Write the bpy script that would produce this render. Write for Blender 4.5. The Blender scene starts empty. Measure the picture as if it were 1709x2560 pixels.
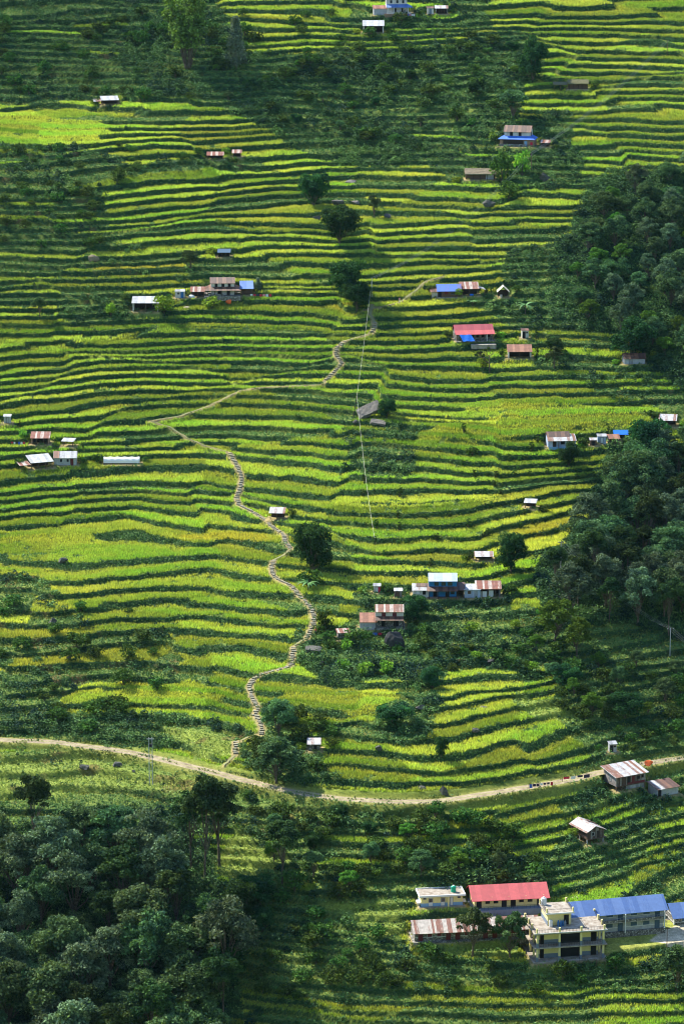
import bpy, math, random
import numpy as np
R = math.radians
C = bpy.context.scene
col = C.collection
rng = np.random.default_rng(7)
random.seed(7)

# ---------------------------------------------------------------- camera, sky, sun, exposure
CAM_Z = 260.0
PITCH = R(13.5)
FPX = 1280.0 / math.tan(R(8.5))            # focal length in photo pixels (photo 1709 x 2560)
cd = bpy.data.cameras.new('camera')
cam = bpy.data.objects.new('camera', cd); col.objects.link(cam)
cam.location = (0, 0, CAM_Z)
cam.rotation_euler = (math.pi/2 - PITCH, 0, 0)
cd.sensor_fit = 'VERTICAL'; cd.sensor_height = 24.0; cd.lens = 12.0 / math.tan(R(8.5))
cd.clip_start = 1.0; cd.clip_end = 9000.0
C.camera = cam

SUN_EL, SUN_AZ = 46.0, -55.0                # sun stands beyond the slope, to the left
sd = np.array([math.sin(R(SUN_AZ))*math.cos(R(SUN_EL)), math.cos(R(SUN_AZ))*math.cos(R(SUN_EL)), math.sin(R(SUN_EL))])
w = bpy.data.worlds.new('World'); C.world = w; w.use_nodes = True
nt = w.node_tree; bg = nt.nodes['Background']
sky = nt.nodes.new('ShaderNodeTexSky'); sky.sky_type = 'NISHITA'; sky.sun_disc = False
sky.sun_elevation = R(SUN_EL); sky.sun_rotation = R(SUN_AZ)
sky.altitude = 1500.0; sky.dust_density = 0.4; sky.ozone_density = 1.5
nt.links.new(sky.outputs[0], bg.inputs[0]); bg.inputs[1].default_value = 0.15
ld = bpy.data.lights.new('sun', 'SUN'); ld.energy = 4.6; ld.angle = R(0.7); ld.color = (1.0, 0.95, 0.83)
sun = bpy.data.objects.new('sun', ld); col.objects.link(sun)
sun.rotation_euler = (R(90 - SUN_EL), 0, R(180 - SUN_AZ) )
from mathutils import Vector
sun.rotation_euler = Vector((-sd[0], -sd[1], -sd[2])).to_track_quat('-Z', 'Y').to_euler()
C.view_settings.view_transform = 'Standard'; C.view_settings.look = 'None'
C.view_settings.exposure = 1.28; C.view_settings.gamma = 1.0
C.cycles.filter_width = 1.05; C.cycles.max_bounces = 4; C.cycles.diffuse_bounces = 2; C.cycles.glossy_bounces = 2
C.cycles.transparent_max_bounces = 6; C.cycles.transmission_bounces = 2

# ---------------------------------------------------------------- numbers and noise
TAB = rng.random((8, 256, 256)).astype(np.float32)
def vn(x, y, seed=0):
    x = np.asarray(x, dtype=np.float64); y = np.asarray(y, dtype=np.float64)
    xi = np.floor(x).astype(np.int64); yi = np.floor(y).astype(np.int64)
    fx = x - xi; fy = y - yi
    fx = fx*fx*(3-2*fx); fy = fy*fy*(3-2*fy)
    t = TAB[seed]
    a = t[xi & 255, yi & 255]; b = t[(xi+1) & 255, yi & 255]
    c = t[xi & 255, (yi+1) & 255]; d = t[(xi+1) & 255, (yi+1) & 255]
    return ((a*(1-fx)+b*fx)*(1-fy) + (c*(1-fx)+d*fx)*fy)*2-1
def fbm(x, y, seed=0, o=3):
    s = 0; a = 1.0; n = 0
    for k in range(o):
        s = s + a*vn(x*2**k+17.3*k, y*2**k+5.1*k, (seed+k) % 8); n += a; a *= .5
    return s/n
def sstep(a, b, x):
    t = np.clip((x-a)/(b-a), 0, 1); return t*t*(3-2*t)

cp, sp_ = math.cos(PITCH), math.sin(PITCH)
def ray(px, py):
    u = (np.asarray(px, float)-854.5)/FPX; v = (1280.0-np.asarray(py, float))/FPX
    return u, cp + v*sp_, -sp_ + v*cp
def project(x, y, z):
    zz = z-CAM_Z
    d = y*cp - zz*sp_; up = y*sp_ + zz*cp
    return 854.5 + FPX*x/d, 1280.0 - FPX*up/d, FPX/d

D_C = FPX/9.0
Y_C, Z_C = D_C*cp, CAM_Z - D_C*sp_
SL = math.tan(R(19.5))
def plane(x, y):
    z = Z_C + (y-Y_C)*SL
    z = np.where(y < 690, Z_C+(690-Y_C)*SL + (y-690)*.25, z)
    near = CAM_Z - 6 - .60*y + 0*z
    return np.minimum(np.maximum(z, near), 262 + 16*np.clip((y-1400)/1800, 0, 1))

# slope of the terrace lines as read off the hillside: (px, py, dy/dx); the land's relief is solved from them
S = [(110,110,0),(110,250,.02),(430,280,0),(1400,60,-.03),(1400,240,.01),(1300,500,.0),(330,480,-.10),(600,420,-.09),(330,600,-.06),
 (560,640,.0),(760,640,.0),(100,560,-.02),(110,810,-.02),(220,860,-.02),(550,800,-.02),(650,900,.02),(270,990,-.05),(760,1000,.09),(680,990,.05),
 (450,1040,-.03),(700,1040,.06),(1030,1150,.05),(1200,1040,.05),(1000,850,-.02),(1200,950,0),(1500,980,-.02),(1000,1200,.06),(1300,1200,-.15),(1350,1270,-.25),
 (1150,1200,.02),(100,1380,.10),(250,1370,.16),(430,1350,-.08),(620,1350,.14),(300,1440,-.12),(480,1435,.1),(700,1530,.19),(600,1640,.13),(230,1745,-.09),
 (420,1730,.05),(520,1720,.3),(60,1540,.03),(150,1640,-.02),(900,1300,.03),(1000,1370,-.03),(900,1760,-.06),(1100,1740,-.16),(1240,1780,-.2),(1150,1800,-.3),
 (1500,1780,-.24),(1600,1880,-.2),(1000,1935,.03),(1300,1900,-.28),(1250,2080,-.2),(1500,2110,-.3),(1640,2150,-.35),(900,2480,.07),(1150,2500,.05),(1500,2520,.02),
 (700,2420,.13),(700,2200,.05),(900,2150,.02),(100,1900,-.12),(250,1900,.05),(500,1950,.2),(750,2010,.1),(1000,2040,-.03),(900,2000,.0),(1150,1500,-.02),
 (1100,1650,-.04),(850,1700,.0),(300,2300,.0),(850,300,0),(1100,200,0),(1600,150,.01),(1600,400,.03),(900,550,-.01),(1100,620,.0),(1550,1200,-.1),(1550,1500,-.15),(1550,700,0)]
cx_ = np.arange(-170, 171, 26.0); cy_ = np.arange(700, 1291, 30.0)
CXX, CYY = [a.ravel() for a in np.meshgrid(cx_, cy_)]
SG = 30.0
def rbf(x, y):
    return np.exp(-((x[:, None]-CXX)**2+(y[:, None]-CYY)**2)/(2*SG*SG))
gx = np.arange(-260, 261, 4.0); gy = np.arange(600, 1401, 4.0)
BG = np.zeros((len(gx), len(gy)))
def bil(G, x0, y0, st, x, y):
    fx = np.clip((x-x0)/st, 0, G.shape[0]-1.001); fy = np.clip((y-y0)/st, 0, G.shape[1]-1.001)
    i = fx.astype(int); j = fy.astype(int); fx = fx-i; fy = fy-j
    return (G[i, j]*(1-fx)+G[i+1, j]*fx)*(1-fy)+(G[i, j+1]*(1-fx)+G[i+1, j+1]*fx)*fy
def base(x, y):
    x = np.asarray(x, float); y = np.asarray(y, float)
    return plane(x, y) + bil(BG, gx[0], gy[0], 4.0, x, y)
def march(px, py, fn, t0=650., t1=1700., st=1.0):
    u, dy, dz = ray(px, py)
    t = np.arange(t0, t1, st)
    x = u*t; y = dy*t; z = CAM_Z+dz*t
    g = z-fn(x, y)
    k = np.argmax(g < 0)
    if k == 0: k = len(t)-1
    lo, hi = t[k-1], t[k]
    for _ in range(18):
        m = (lo+hi)/2
        if CAM_Z+dz*m - fn(np.array([u*m]), np.array([dy*m]))[0] < 0: hi = m
        else: lo = m
    m = (lo+hi)/2
    return u*m, dy*m, CAM_Z+dz*m
for it in range(3):
    A = []; b = []
    for px, py, m in S:
        x, y, z = march(px, py, base)
        ps = []
        for s_ in (-12, 12):
            u, dy, dz = ray(px+s_, py+s_*m); t = (z-CAM_Z)/dz; ps.append((u*t, dy*t))
        tx, ty = ps[1][0]-ps[0][0], ps[1][1]-ps[0][1]; n = math.hypot(tx, ty); tx /= n; ty /= n
        g = rbf(np.array([x]), np.array([y]))[0]
        gxx = g*(-(x-CXX)/SG**2); gyy = g*(-(y-CYY)/SG**2)
        A.append(gxx*tx+gyy*ty); b.append(-SL*ty)
    A = np.array(A)*40; b = np.array(b)*40
    qx, qy = [a_.ravel() for a_ in np.meshgrid(np.arange(-150, 151, 30.), np.arange(715, 1270, 30.))]
    G_ = rbf(qx, qy)*(-(qy[:, None]-CYY)/SG**2)*3.5
    A = np.concatenate([A, G_]); b = np.concatenate([b, np.zeros(len(qx))])
    lam = .06
    wts = np.linalg.solve(A.T@A + lam*np.eye(len(CXX)), A.T@b)
    GX, GY = np.meshgrid(gx, gy, indexing='ij')
    BG = (rbf(GX.ravel(), GY.ravel())@wts).reshape(GX.shape)
def atb(px, py): return march(px, py, base)

# ---------------------------------------------------------------- terraces, pads, road, stairs carved into the land
# building sites: name: (px, py of the middle of the front wall's foot, yaw deg, half width, depth, extra front, extra sides)
SITES = {}
def site(name, px, py, yaw, W, D, front=.8, side=.6, back=.4):
    x, y, z = atb(px, py)
    SITES[name] = dict(loc=(x, y, z), yaw=R(yaw), W=W, D=D, s=project(x, y, z)[2], x0=-W/2-side, x1=W/2+side, y0=-front, y1=D+back)
# name, px, py, yaw, W, D
for a in [('toilet_block',1104,2266,8,9.6,4.2),('red_school',1274,2270,8,16.6,6.6),('rusty_school',1190,2349,7,28.0,6.0),
          ('yellow_school',1423,2401,10,15.6,10.0,1.2,1.0),('blue_school',1534,2331,14,23.5,6.0),('blue_end',1745,2312,14,12.0,6.0),
          ('plank_house',1575,1972,30,8.6,5.4),('rust_shed',1668,1988,28,6.0,4.2),('stilt_hut',1487,2108,28,4.6,7.0),
          ('grey_privy',1531,1880,10,1.8,1.4),('roadside_shed',785,1877,0,2.8,2.6),
          ('blue_house',1106,1494,0,7.4,5.0,1.2,4.5),('blue_wing',1051,1494,0,4.2,4.6),('lean_to',1148,1494,0,2.4,3.6),('metal_shed',1180,1494,0,4.2,3.4),
          ('barn_right',1220,1493,0,6.4,4.2),('small_privy',995,1494,0,2.0,1.7),('red_privy',942,1481,0,1.7,1.6),
          ('rusty_house',973,1569,0,7.3,5.0),('rusty_wing',920,1574,0,4.4,4.2),('stone_hut',859,1598,10,3.0,2.2),
          ('white_shed',364,779,0,7.9,4.6),('blue_door_privy',450,745,0,3.0,2.0),('lean_shelter',494,744,0,4.0,3.0),('farmhouse',556,741,3,9.4,5.0,1.6,1.2),('blue_annex',617,738,3,3.6,4.6),
          ('blue_tin_house',1122,743,4,7.2,4.2),('rust_annex',1173,739,4,5.4,3.6),('tent_hut',1257,744,0,3.2,3.4),
          ('red_farm',1185,851,8,11.4,5.4,1.6),('white_privy',1312,846,6,2.0,1.8),('barn_mid',1298,896,0,7.0,4.0),('far_barn',1585,910,4,6.4,4.0),
          ('blue_skirt',1290,366,-12,12.0,6.5,1.4),('thatch_barn',1200,449,0,9.6,4.4),('skirt_hut',1361,368,-10,2.8,2.2),
          ('top_house',993,34,4,8.6,4.6,1.4,2.0),('top_wing',950,38,4,4.6,4.2),('top_privy',1075,35,0,2.4,2.0),('top_hut',1103,35,0,4.2,3.0),('top_white_shed',933,82,0,7.2,4.2),
          ('thatch_hut',1444,223,0,6.6,4.0),('left_top_shed',276,262,10,5.6,4.2),('tiny_shed_a',538,399,0,5.2,3.4),('tiny_shed_b',592,393,0,2.8,2.4),
          ('dark_hut',560,643,0,3.6,2.8),('grey_block_privy',19,1058,0,2.0,1.6),('rust_store',101,1111,0,5.2,3.6),('sheet_shelter',170,1116,-10,3.2,2.4),
          ('open_barn',106,1172,22,6.4,4.6),('white_house',164,1163,2,6.4,4.2),('white_tunnel',304,1161,0,10.4,3.0),
          ('tin_house',1402,1118,5,7.8,4.6),('privy_a',1482,1114,0,1.9,1.6),('privy_b',1503,1108,0,2.5,2.0),('rust_store_b',1533,1111,4,3.2,2.4),('tarp_shelter',1551,1096,0,4.0,3.2),
          ('edge_shed',1667,1066,-8,4.8,3.6),('pale_shelter',1324,1270,-10,3.0,2.4),('patched_shelter',1209,1402,0,4.6,3.0),('stair_hut',692,1299,-5,3.9,3.2)]:
    site(*a)

def px2w(pts, n=1):
    out = []
    for i in range(len(pts)-1):
        for k in range(n):
            t = k/n; out.append(atb(pts[i][0]*(1-t)+pts[i+1][0]*t, pts[i][1]*(1-t)+pts[i+1][1]*t))
    out.append(atb(*pts[-1])); return np.array(out)
def smooth(P, it=2):
    for _ in range(it):
        Q = [P[0]]
        for i in range(len(P)-1):
            Q += [P[i]*.75+P[i+1]*.25, P[i]*.25+P[i+1]*.75]
        Q.append(P[-1]); P = np.array(Q)
    return P
D2 = lambda L: [(a*1.09, b*1.09) for a, b in L]
ROAD = smooth(px2w(D2([(-70,1694),(0,1697),(100,1700),(200,1712),(300,1727),(350,1738),(420,1755),(500,1775),(600,1800),(700,1822),(800,1834),(900,1840),(1000,1838),(1060,1830),(1150,1815),(1250,1800),(1330,1785),(1400,1765),(1480,1752),(1568,1738),(1640,1722)])), 1)
STAIRS = [px2w(p) for p in [
 [(591,1246),(597,1261),(622,1274),(643,1286),(662,1299),(679,1315),(695,1326),(712,1339),(712,1353),(727,1372)],
 [(683,1401),(678,1416),(681,1435),(693,1447),(722,1460),(733,1470),(748,1489),(764,1504),(777,1517),(783,1537),(783,1556),(775,1575),(767,1596)],
 [(733,1617),(730,1645),(725,1665),(694,1674),(655,1684),(634,1695),(623,1714),(627,1736),(638,1758),(645,1769),(635,1786),(647,1799),(655,1819),(653,1836),(640,1838)],
 [(589,1853),(588,1888)],
 [(573,1132),(590,1160),(604,1190),(600,1222),(591,1246)],
 [(862,852),(842,868),(838,886),(855,908),(832,932),(812,952)],
 [(935,806),(934,822),(926,834)]]]
PATHS = [px2w(p) for p in [
 [(812,952),(806,961),(654,968),(600,976),(523,1014),(450,1040),(376,1052)],
 [(376,1052),(425,1068),(468,1095),(512,1114),(567,1128),(573,1132)],
 [(727,1372),(712,1385),(683,1401)],[(767,1596),(745,1606),(733,1617)],[(640,1838),(619,1842),(599,1853)],[(588,1888),(572,1902),(558,1914)],
 [(926,834),(895,842),(862,852)],[(905,775),(960,765),(1000,755),(1040,725),(1062,703),(1110,690)],[(935,806),(925,785),(930,760)]]]
def segd(P, x, y):
    """distance to a polyline and the height and arc position at the nearest point"""
    d = np.full(x.shape, 1e9); z = np.zeros(x.shape)
    m = (x > P[:,0].min()-9) & (x < P[:,0].max()+9) & (y > P[:,1].min()-9) & (y < P[:,1].max()+9)
    xs, ys = x[m], y[m]; dd = np.full(xs.shape, 1e9); zz = np.zeros(xs.shape)
    for i in range(len(P)-1):
        a, b = P[i], P[i+1]; v = b[:2]-a[:2]; L = v@v+1e-9
        t = np.clip(((xs-a[0])*v[0]+(ys-a[1])*v[1])/L, 0, 1)
        e = np.hypot(xs-a[0]-t*v[0], ys-a[1]-t*v[1])
        k = e < dd; dd[k] = e[k]; zz[k] = (a[2]+t*(b[2]-a[2]))[k]
    d[m] = dd; z[m] = zz
    return d, z

# ---- land cover, painted as areas on the ground: (rice, shrub, dry) per area
gmx, gmy = np.arange(-200, 201, 1.0), np.arange(660, 1341, 1.0)
MX, MY = np.meshgrid(gmx, gmy, indexing='ij')
COV = {k: np.full(MX.shape, v) for k, v in dict(rice=1.0, shrub=.06, dry=.12, wood=0.0, lush=0.0, flat=0.0, lawn=0.0).items()}
def inpoly(P, x, y):
    ins = np.zeros(x.shape, bool); n = len(P); j = n-1
    for i in range(n):
        xi, yi = P[i][:2]; xj, yj = P[j][:2]
        c = ((yi > y) != (yj > y)) & (x < (xj-xi)*(y-yi)/(yj-yi+1e-12)+xi)
        ins ^= c; j = i
    return ins
WX = MX + 5*fbm(MX/14, MY/10, 1); WY = MY + 4*fbm(MX/11, MY/8, 2)
def w3(pts): return np.array([atb(a*1.09, b*1.09) for a, b in pts])
def paint(pts, **kw):
    P = w3(pts); m = inpoly(P, WX, WY)
    for k, v in kw.items(): COV[k][m] = v
    return P
paint([(-60,-60),(470,-60),(440,90),(520,160),(800,120),(960,105),(1200,60),(1230,130),(1180,270),(1100,320),(900,330),(620,290),(480,235),(260,228),(100,232),(-60,235)], rice=0.15, shrub=.30)
paint([(300,60),(480,-40),(560,120),(800,110),(960,120),(1210,90),(1180,260),(1090,300),(900,345),(640,300),(480,235),(350,225),(280,140)], rice=0.0, shrub=.75)
paint([(-60,-60),(300,-60),(280,90),(240,220),(-60,235)], rice=0.22, shrub=.26, dry=.3)
paint([(800,-60),(1140,-60),(1130,60),(1010,95),(800,100),(790,30)], rice=0.4, shrub=.3)
paint([(640,290),(900,340),(1090,320),(1090,350),(900,380),(760,370),(640,330)], rice=.1, shrub=.6)
paint([(930,300),(1140,270),(1190,330),(1130,420),(1010,430),(1000,380)], rice=.2, shrub=.5)
paint([(1190,270),(1300,250),(1330,400),(1270,440),(1180,420)], rice=.15, shrub=.55)
paint([(-60,335),(220,335),(300,375),(480,350),(600,350),(600,385),(330,400),(240,430),(240,560),(120,640),(-60,650)], rice=.3, shrub=.28, dry=.3)
paint([(-60,560),(240,540),(440,560),(470,640),(330,650),(200,700),(-60,700)], rice=.5, shrub=.12, dry=.4)
paint([(140,690),(400,680),(390,730),(260,740),(150,740)], rice=.2, shrub=.4)
paint([(1270,640),(1290,560),(1370,400),(1640,370),(1640,960),(1500,830),(1440,790),(1380,760),(1200,680)], rice=0, shrub=.95, wood=1)
paint([(1160,560),(1290,560),(1290,640),(1380,760),(1180,745),(1100,690),(1150,640)], rice=.1, shrub=.5)
paint([(1200,780),(1390,770),(1640,960),(1640,990),(1500,960),(1380,900),(1200,840)], rice=.45, shrub=.3)
paint([(1370,1060),(1420,1010),(1640,1030),(1640,1440),(1560,1440),(1370,1420),(1290,1400),(1230,1380),(1220,1300),(1290,1250),(1350,1190)], rice=0, shrub=.9, wood=1)
paint([(1180,1380),(1300,1430),(1640,1400),(1640,1740),(1500,1740),(1330,1720),(1270,1640),(1250,1540),(1190,1470)], rice=.12, shrub=.22, dry=.3, lush=1)
paint([(800,990),(960,970),(960,1090),(840,1110),(790,1060)], rice=.3, shrub=.35)
paint([(680,1440),(820,1440),(960,1440),(1100,1450),(1230,1460),(1230,1560),(1050,1530),(960,1560),(720,1560),(690,1500)], rice=.0, shrub=.75)
paint([(800,1360),(900,1340),(1150,1370),(1190,1450),(960,1450),(800,1440)], rice=.1, shrub=.35)
paint([(940,1560),(1000,1540),(1000,1650),(930,1720),(800,1690),(880,1640)], rice=.3, shrub=.4)
paint([(-60,1300),(90,1320),(180,1400),(250,1450),(390,1440),(440,1500),(400,1560),(200,1570),(160,1620),(-60,1640)], rice=.4, shrub=.28, dry=.6)
paint([(-60,1610),(200,1620),(420,1630),(560,1660),(570,1750),(380,1720),(200,1700),(-60,1690)], rice=.0, shrub=.6, dry=.3)
paint([(600,1600),(660,1640),(740,1700),(770,1790),(600,1790),(560,1740),(600,1690)], rice=.0, shrub=.7)
paint([(340,1640),(540,1680),(540,1740),(420,1740)], rice=.0, shrub=.05, dry=.35, lush=1)
paint([(-60,1710),(160,1715),(300,1740),(420,1775),(500,1800),(430,1840),(0,1880),(-60,1880)], rice=.15, shrub=.06, dry=.5, lush=1)
paint([(-60,1900),(120,1870),(400,1880),(520,2000),(560,2100),(520,2200),(520,2400),(-60,2440)], rice=0, shrub=.9, wood=1)
paint([(230,1850),(400,1835),(560,1800),(570,1900),(420,1915),(260,1890)], rice=0, shrub=.75)
paint([(500,1790),(760,1840),(1000,1845),(960,1960),(940,2060),(640,2080),(540,2050),(520,1900)], rice=.12, shrub=.5, dry=.3)
paint([(800,1850),(1010,1850),(980,1960),(950,2050),(680,2060),(720,1940)], rice=.3, shrub=.3, dry=.3)
paint([(560,2050),(940,2060),(950,2200),(1180,2210),(1210,2300),(900,2290),(520,2280),(540,2150)], rice=.2, shrub=.28, lush=1)
paint([(700,2010),(1240,1960),(1260,2060),(960,2060),(920,2080)], rice=.0, shrub=.75)
paint([(740,2050),(950,2060),(950,2120),(760,2090)], rice=.0, shrub=.05, dry=.5, lush=1)
paint([(1190,2215),(1640,2210),(1640,2275),(1220,2275)], rice=0, shrub=.7)
paint([(500,2330),(640,2260),(900,2290),(1180,2300),(1640,2300),(1640,2440),(500,2440)], rice=.7, shrub=.2)
paint([(1330,1720),(1640,1730),(1640,1850),(1380,1850),(1330,1800)], rice=0.1, shrub=.3)
paint([(1260,1800),(1390,1830),(1640,1860),(1640,2060),(1450,2080),(1250,2060),(1240,1960),(1300,1880)], rice=.5, shrub=.3)
for p in ([(950,985),(1100,975),(1200,940),(1400,930),(1568,930),(1600,985),(1400,985),(1230,990),(1100,1010),(960,1010)], [(1080,925),(1250,905),(1300,930),(1180,960),(1000,960)],
          [(-20,250),(190,245),(240,290),(220,320),(-20,325)], [(640,1575),(800,1580),(900,1590),(930,1610),(780,1640),(650,1620)], [(280,1585),(420,1560),(540,1590),(420,1610),(200,1610),(180,1590)],
          [(-20,1215),(170,1215),(260,1245),(100,1262),(-20,1250)], [(1450,1000),(1600,1010),(1600,1050),(1480,1040)]):
    paint(p, flat=.9, shrub=0)
YARD = paint([(1385,2130),(1640,2085),(1640,2170),(1385,2190)], rice=0, shrub=0, dry=.2, lush=1)
ORANGE = [paint(p, dry=1.0) for p in ([(1170,1210),(1330,1175),(1340,1200),(1240,1225),(1170,1225)], [(200,590),(420,590),(440,615),(210,625)],
          [(410,1300),(640,1290),(640,1325),(420,1320)][:0] or [(415,1225),(560,1215),(640,1230),(560,1245),(420,1240)], [(770,690),(840,688),(840,705),(780,705)])]
for p in ([(735,2058),(930,2068),(955,2150),(870,2120),(760,2095)], [(-60,1722),(160,1728),(300,1752),(420,1785),(470,1815),(400,1822),(240,1810),(120,1822),(-60,1840)], [(350,1650),(470,1665),(540,1700),(535,1745),(430,1735),(400,1690)],
          [(540,1905),(640,1985),(560,2000),(480,1960)], [(1200,1590),(1330,1620),(1320,1660),(1220,1640)], [(1000,2175),(1180,2180),(1180,2200),(960,2195)]):
    paint(p, lawn=1.0, shrub=.03, rice=0)
DIRT = [w3([(1486,2160),(1510,2140),(1568,2112),(1640,2105),(1640,2186),(1560,2182)]), w3([(1300,2050),(1330,2038),(1345,2050),(1330,2056)])]
for k in COV:
    A_ = COV[k]; B_ = A_.copy(); B_[1:-1,1:-1] = (A_[1:-1,1:-1]*2+A_[:-2,1:-1]+A_[2:,1:-1]+A_[1:-1,:-2]+A_[1:-1,2:])/6; COV[k] = B_
def cov(k, x, y): return bil(COV[k], gmx[0], gmy[0], 1.0, np.asarray(x, float), np.asarray(y, float))

KR = .0042
RS = 1.68
def g_(z): return np.log(np.maximum(1+KR*(z-Z_C)/RS, .05))/KR
def gi(p): return (np.exp(p*KR)-1)*RS/KR + Z_C
CW, CH = 46.0, 4.4
def plots(x, ph):
    """long narrow groups of fields; each carries its own offset, so terrace lines start and stop"""
    u = x/CW + .35*vn(ph/6, x/80, 3); v = ph/CH
    ui = np.floor(u).astype(int); vi = np.floor(v).astype(int)
    d1 = np.full(x.shape, 9.); d2 = d1.copy(); o1 = np.zeros(x.shape); o2 = o1.copy(); idn = np.zeros(x.shape, int)
    for a in (-1, 0, 1):
        for b in (-1, 0, 1):
            I = (ui+a) & 255; J = (vi+b) & 255
            px_ = ui+a+.15+.7*TAB[4][I, J]; py_ = vi+b+.15+.7*TAB[5][I, J]
            d = np.hypot(u-px_, (v-py_)*.6); o = TAB[6][I, J]*.9
            k = d < d1
            d2 = np.where(k, d1, np.minimum(d2, d)); o2 = np.where(k, o1, np.where(d < d2+1e-9, o, o2))
            o1 = np.where(k, o, o1); idn = np.where(k, I*256+J, idn); d1 = np.where(k, d, d1)
    e = (d2-d1)
    t = .5+.5*sstep(0, .06, e)
    return o1*t+o2*(1-t), idn
def terr(x, y):
    x = np.asarray(x, float); y = np.asarray(y, float)
    H = base(x, y)
    gh = g_(H); ph0 = gh + .58*vn(x/58, gh/2.7, 4) + .30*vn(x/34, y/22, 0) + .17*vn(x/12, y/9, 1) + .06*vn(x/4.5, y/3.5, 2) + .04*vn(x/1.8, y/1.8, 5)
    off, idn = plots(x, ph0)
    ph = ph0+off; n = np.floor(ph); f = ph-n
    wood = cov('wood', x, y)
    hid = (idn*7919+n.astype(int)*104729) & 65535
    rnd = TAB[7][hid & 255, hid >> 8]
    wr = .15+.17*TAB[3][(hid*3) & 255, (hid >> 8)] + .08*vn(x/9, y/7, 6)
    rs = sstep(0, 1, (f-(1-wr))/wr)*.93 + .07*f
    Z = gi(n + rs - (ph-g_(H)))
    inreg = sstep(230, 190, np.abs(x))*sstep(640, 665, y)*sstep(1400, 1330, y)
    tm = inreg*(1-.75*wood)
    flat = cov('flat', x, y); rs2 = f*.8+.2*rs; Z = Z*(1-flat)+gi(n+rs2-(ph-g_(H)))*flat
    Z = H*(1-tm)+Z*tm
    Z = Z + .10*fbm(x/1.7, y/1.7, 5, 2)*inreg*(.4+.9*(f > 1-wr))
    free = np.ones(x.shape)
    for P in STAIRS:
        d, z = segd(P, x, y); k = sstep(2.0, .8, d); Z = Z*(1-k)+(z-.12)*k; free *= 1-sstep(1.35, .8, d)
    for P in PATHS:
        d, z = segd(P, x, y); k = sstep(1.7, .6, d)*.8; Z = Z*(1-k)+(z-.05)*k; free *= 1-sstep(.95, .45, d)
    d, z = segd(ROAD, x, y); k = sstep(4.2, 2.3, d); Z = Z*(1-k)+z*k; free *= 1-sstep(3.2, 2.0, d)
    roadd = d
    for s in SITES.values():
        c, q = math.cos(s['yaw']), math.sin(s['yaw']); X, Y, z0 = s['loc']
        m = (np.abs(x-X) < 24) & (np.abs(y-Y) < 24)
        if not m.any(): continue
        lx = (x[m]-X)*c+(y[m]-Y)*q; ly = -(x[m]-X)*q+(y[m]-Y)*c
        dx = np.maximum(np.maximum(s['x0']-lx, lx-s['x1']), 0); dy = np.maximum(np.maximum(s['y0']-ly, ly-s['y1']), 0)
        dd = np.hypot(dx, dy); k = sstep(1.5, .0, dd)
        Z[m] = Z[m]*(1-k)+z0*k; free[m] *= 1-sstep(.7, .1, dd)
    # school yard
    ym = inpoly(YARD, x, y)
    if ym.any():
        z0 = SITES['blue_school']['loc'][2]-.1; zy = SITES['yellow_school']['loc'][2]
        k = .92; Z[ym] = Z[ym]*(1-k)+(zy*.5+z0*.5)*k
    return Z, f, wr, rnd, free, roadd, ym, wood
def planted(x, y, f, wr, rnd): return (cov('rice', x, y) > .12+.76*rnd) & (rnd >= .05) & (fbm(x/3.2, y/2.2, 4) < .30+.5*(TAB[1][(rnd*255).astype(int), 7]))
ZF = lambda x, y: terr(x, y)[0]
def at(px, py): return march(px, py, ZF)

# ---------------------------------------------------------------- materials
MAT = {}
def mat(name, color=(.5,.5,.5), rough=.8, nodes=None, spec=.2, metal=0):
    if name in MAT: return MAT[name]
    m = bpy.data.materials.new(name); m.use_nodes = True
    b = m.node_tree.nodes['Principled BSDF']
    b.inputs['Base Color'].default_value = (*color, 1); b.inputs['Roughness'].default_value = rough
    b.inputs['Specular IOR Level'].default_value = spec; b.inputs['Metallic'].default_value = metal
    if nodes: nodes(m.node_tree, b)
    MAT[name] = m; return m
def N(t, k, **kw):
    n = t.nodes.new(k)
    for a, v in kw.items():
        if a[0] == 'i' and a[1:].isdigit(): n.inputs[int(a[1:])].default_value = v
        else: setattr(n, a, v)
    return n
def ramp(t, src, stops):
    r = N(t, 'ShaderNodeValToRGB'); t.links.new(src, r.inputs[0]); e = r.color_ramp.elements
    while len(e) < len(stops): e.new(.5)
    for i, (p, c) in enumerate(stops): e[i].position = p; e[i].color = (*c, 1) if len(c) == 3 else c
    return r
def noise(t, scale, co, det=3, rough=.55):
    n = N(t, 'ShaderNodeTexNoise'); n.inputs['Scale'].default_value = scale; n.inputs['Detail'].default_value = det; n.inputs['Roughness'].default_value = rough
    t.links.new(co, n.inputs['Vector']); return n.outputs[0]
def objco(t): return N(t, 'ShaderNodeTexCoord').outputs['Object']
def mixc(t, f, a, b, mode='MIX'):
    m = N(t, 'ShaderNodeMix', data_type='RGBA', blend_type=mode)
    for i, v in ((0, f), (6, a), (7, b)):
        if hasattr(v, 'links'): t.links.new(v, m.inputs[i])
        elif isinstance(v, (int, float)): m.inputs[i].default_value = v
        else: m.inputs[i].default_value = (*v, 1)
    return m.outputs[2]
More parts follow.
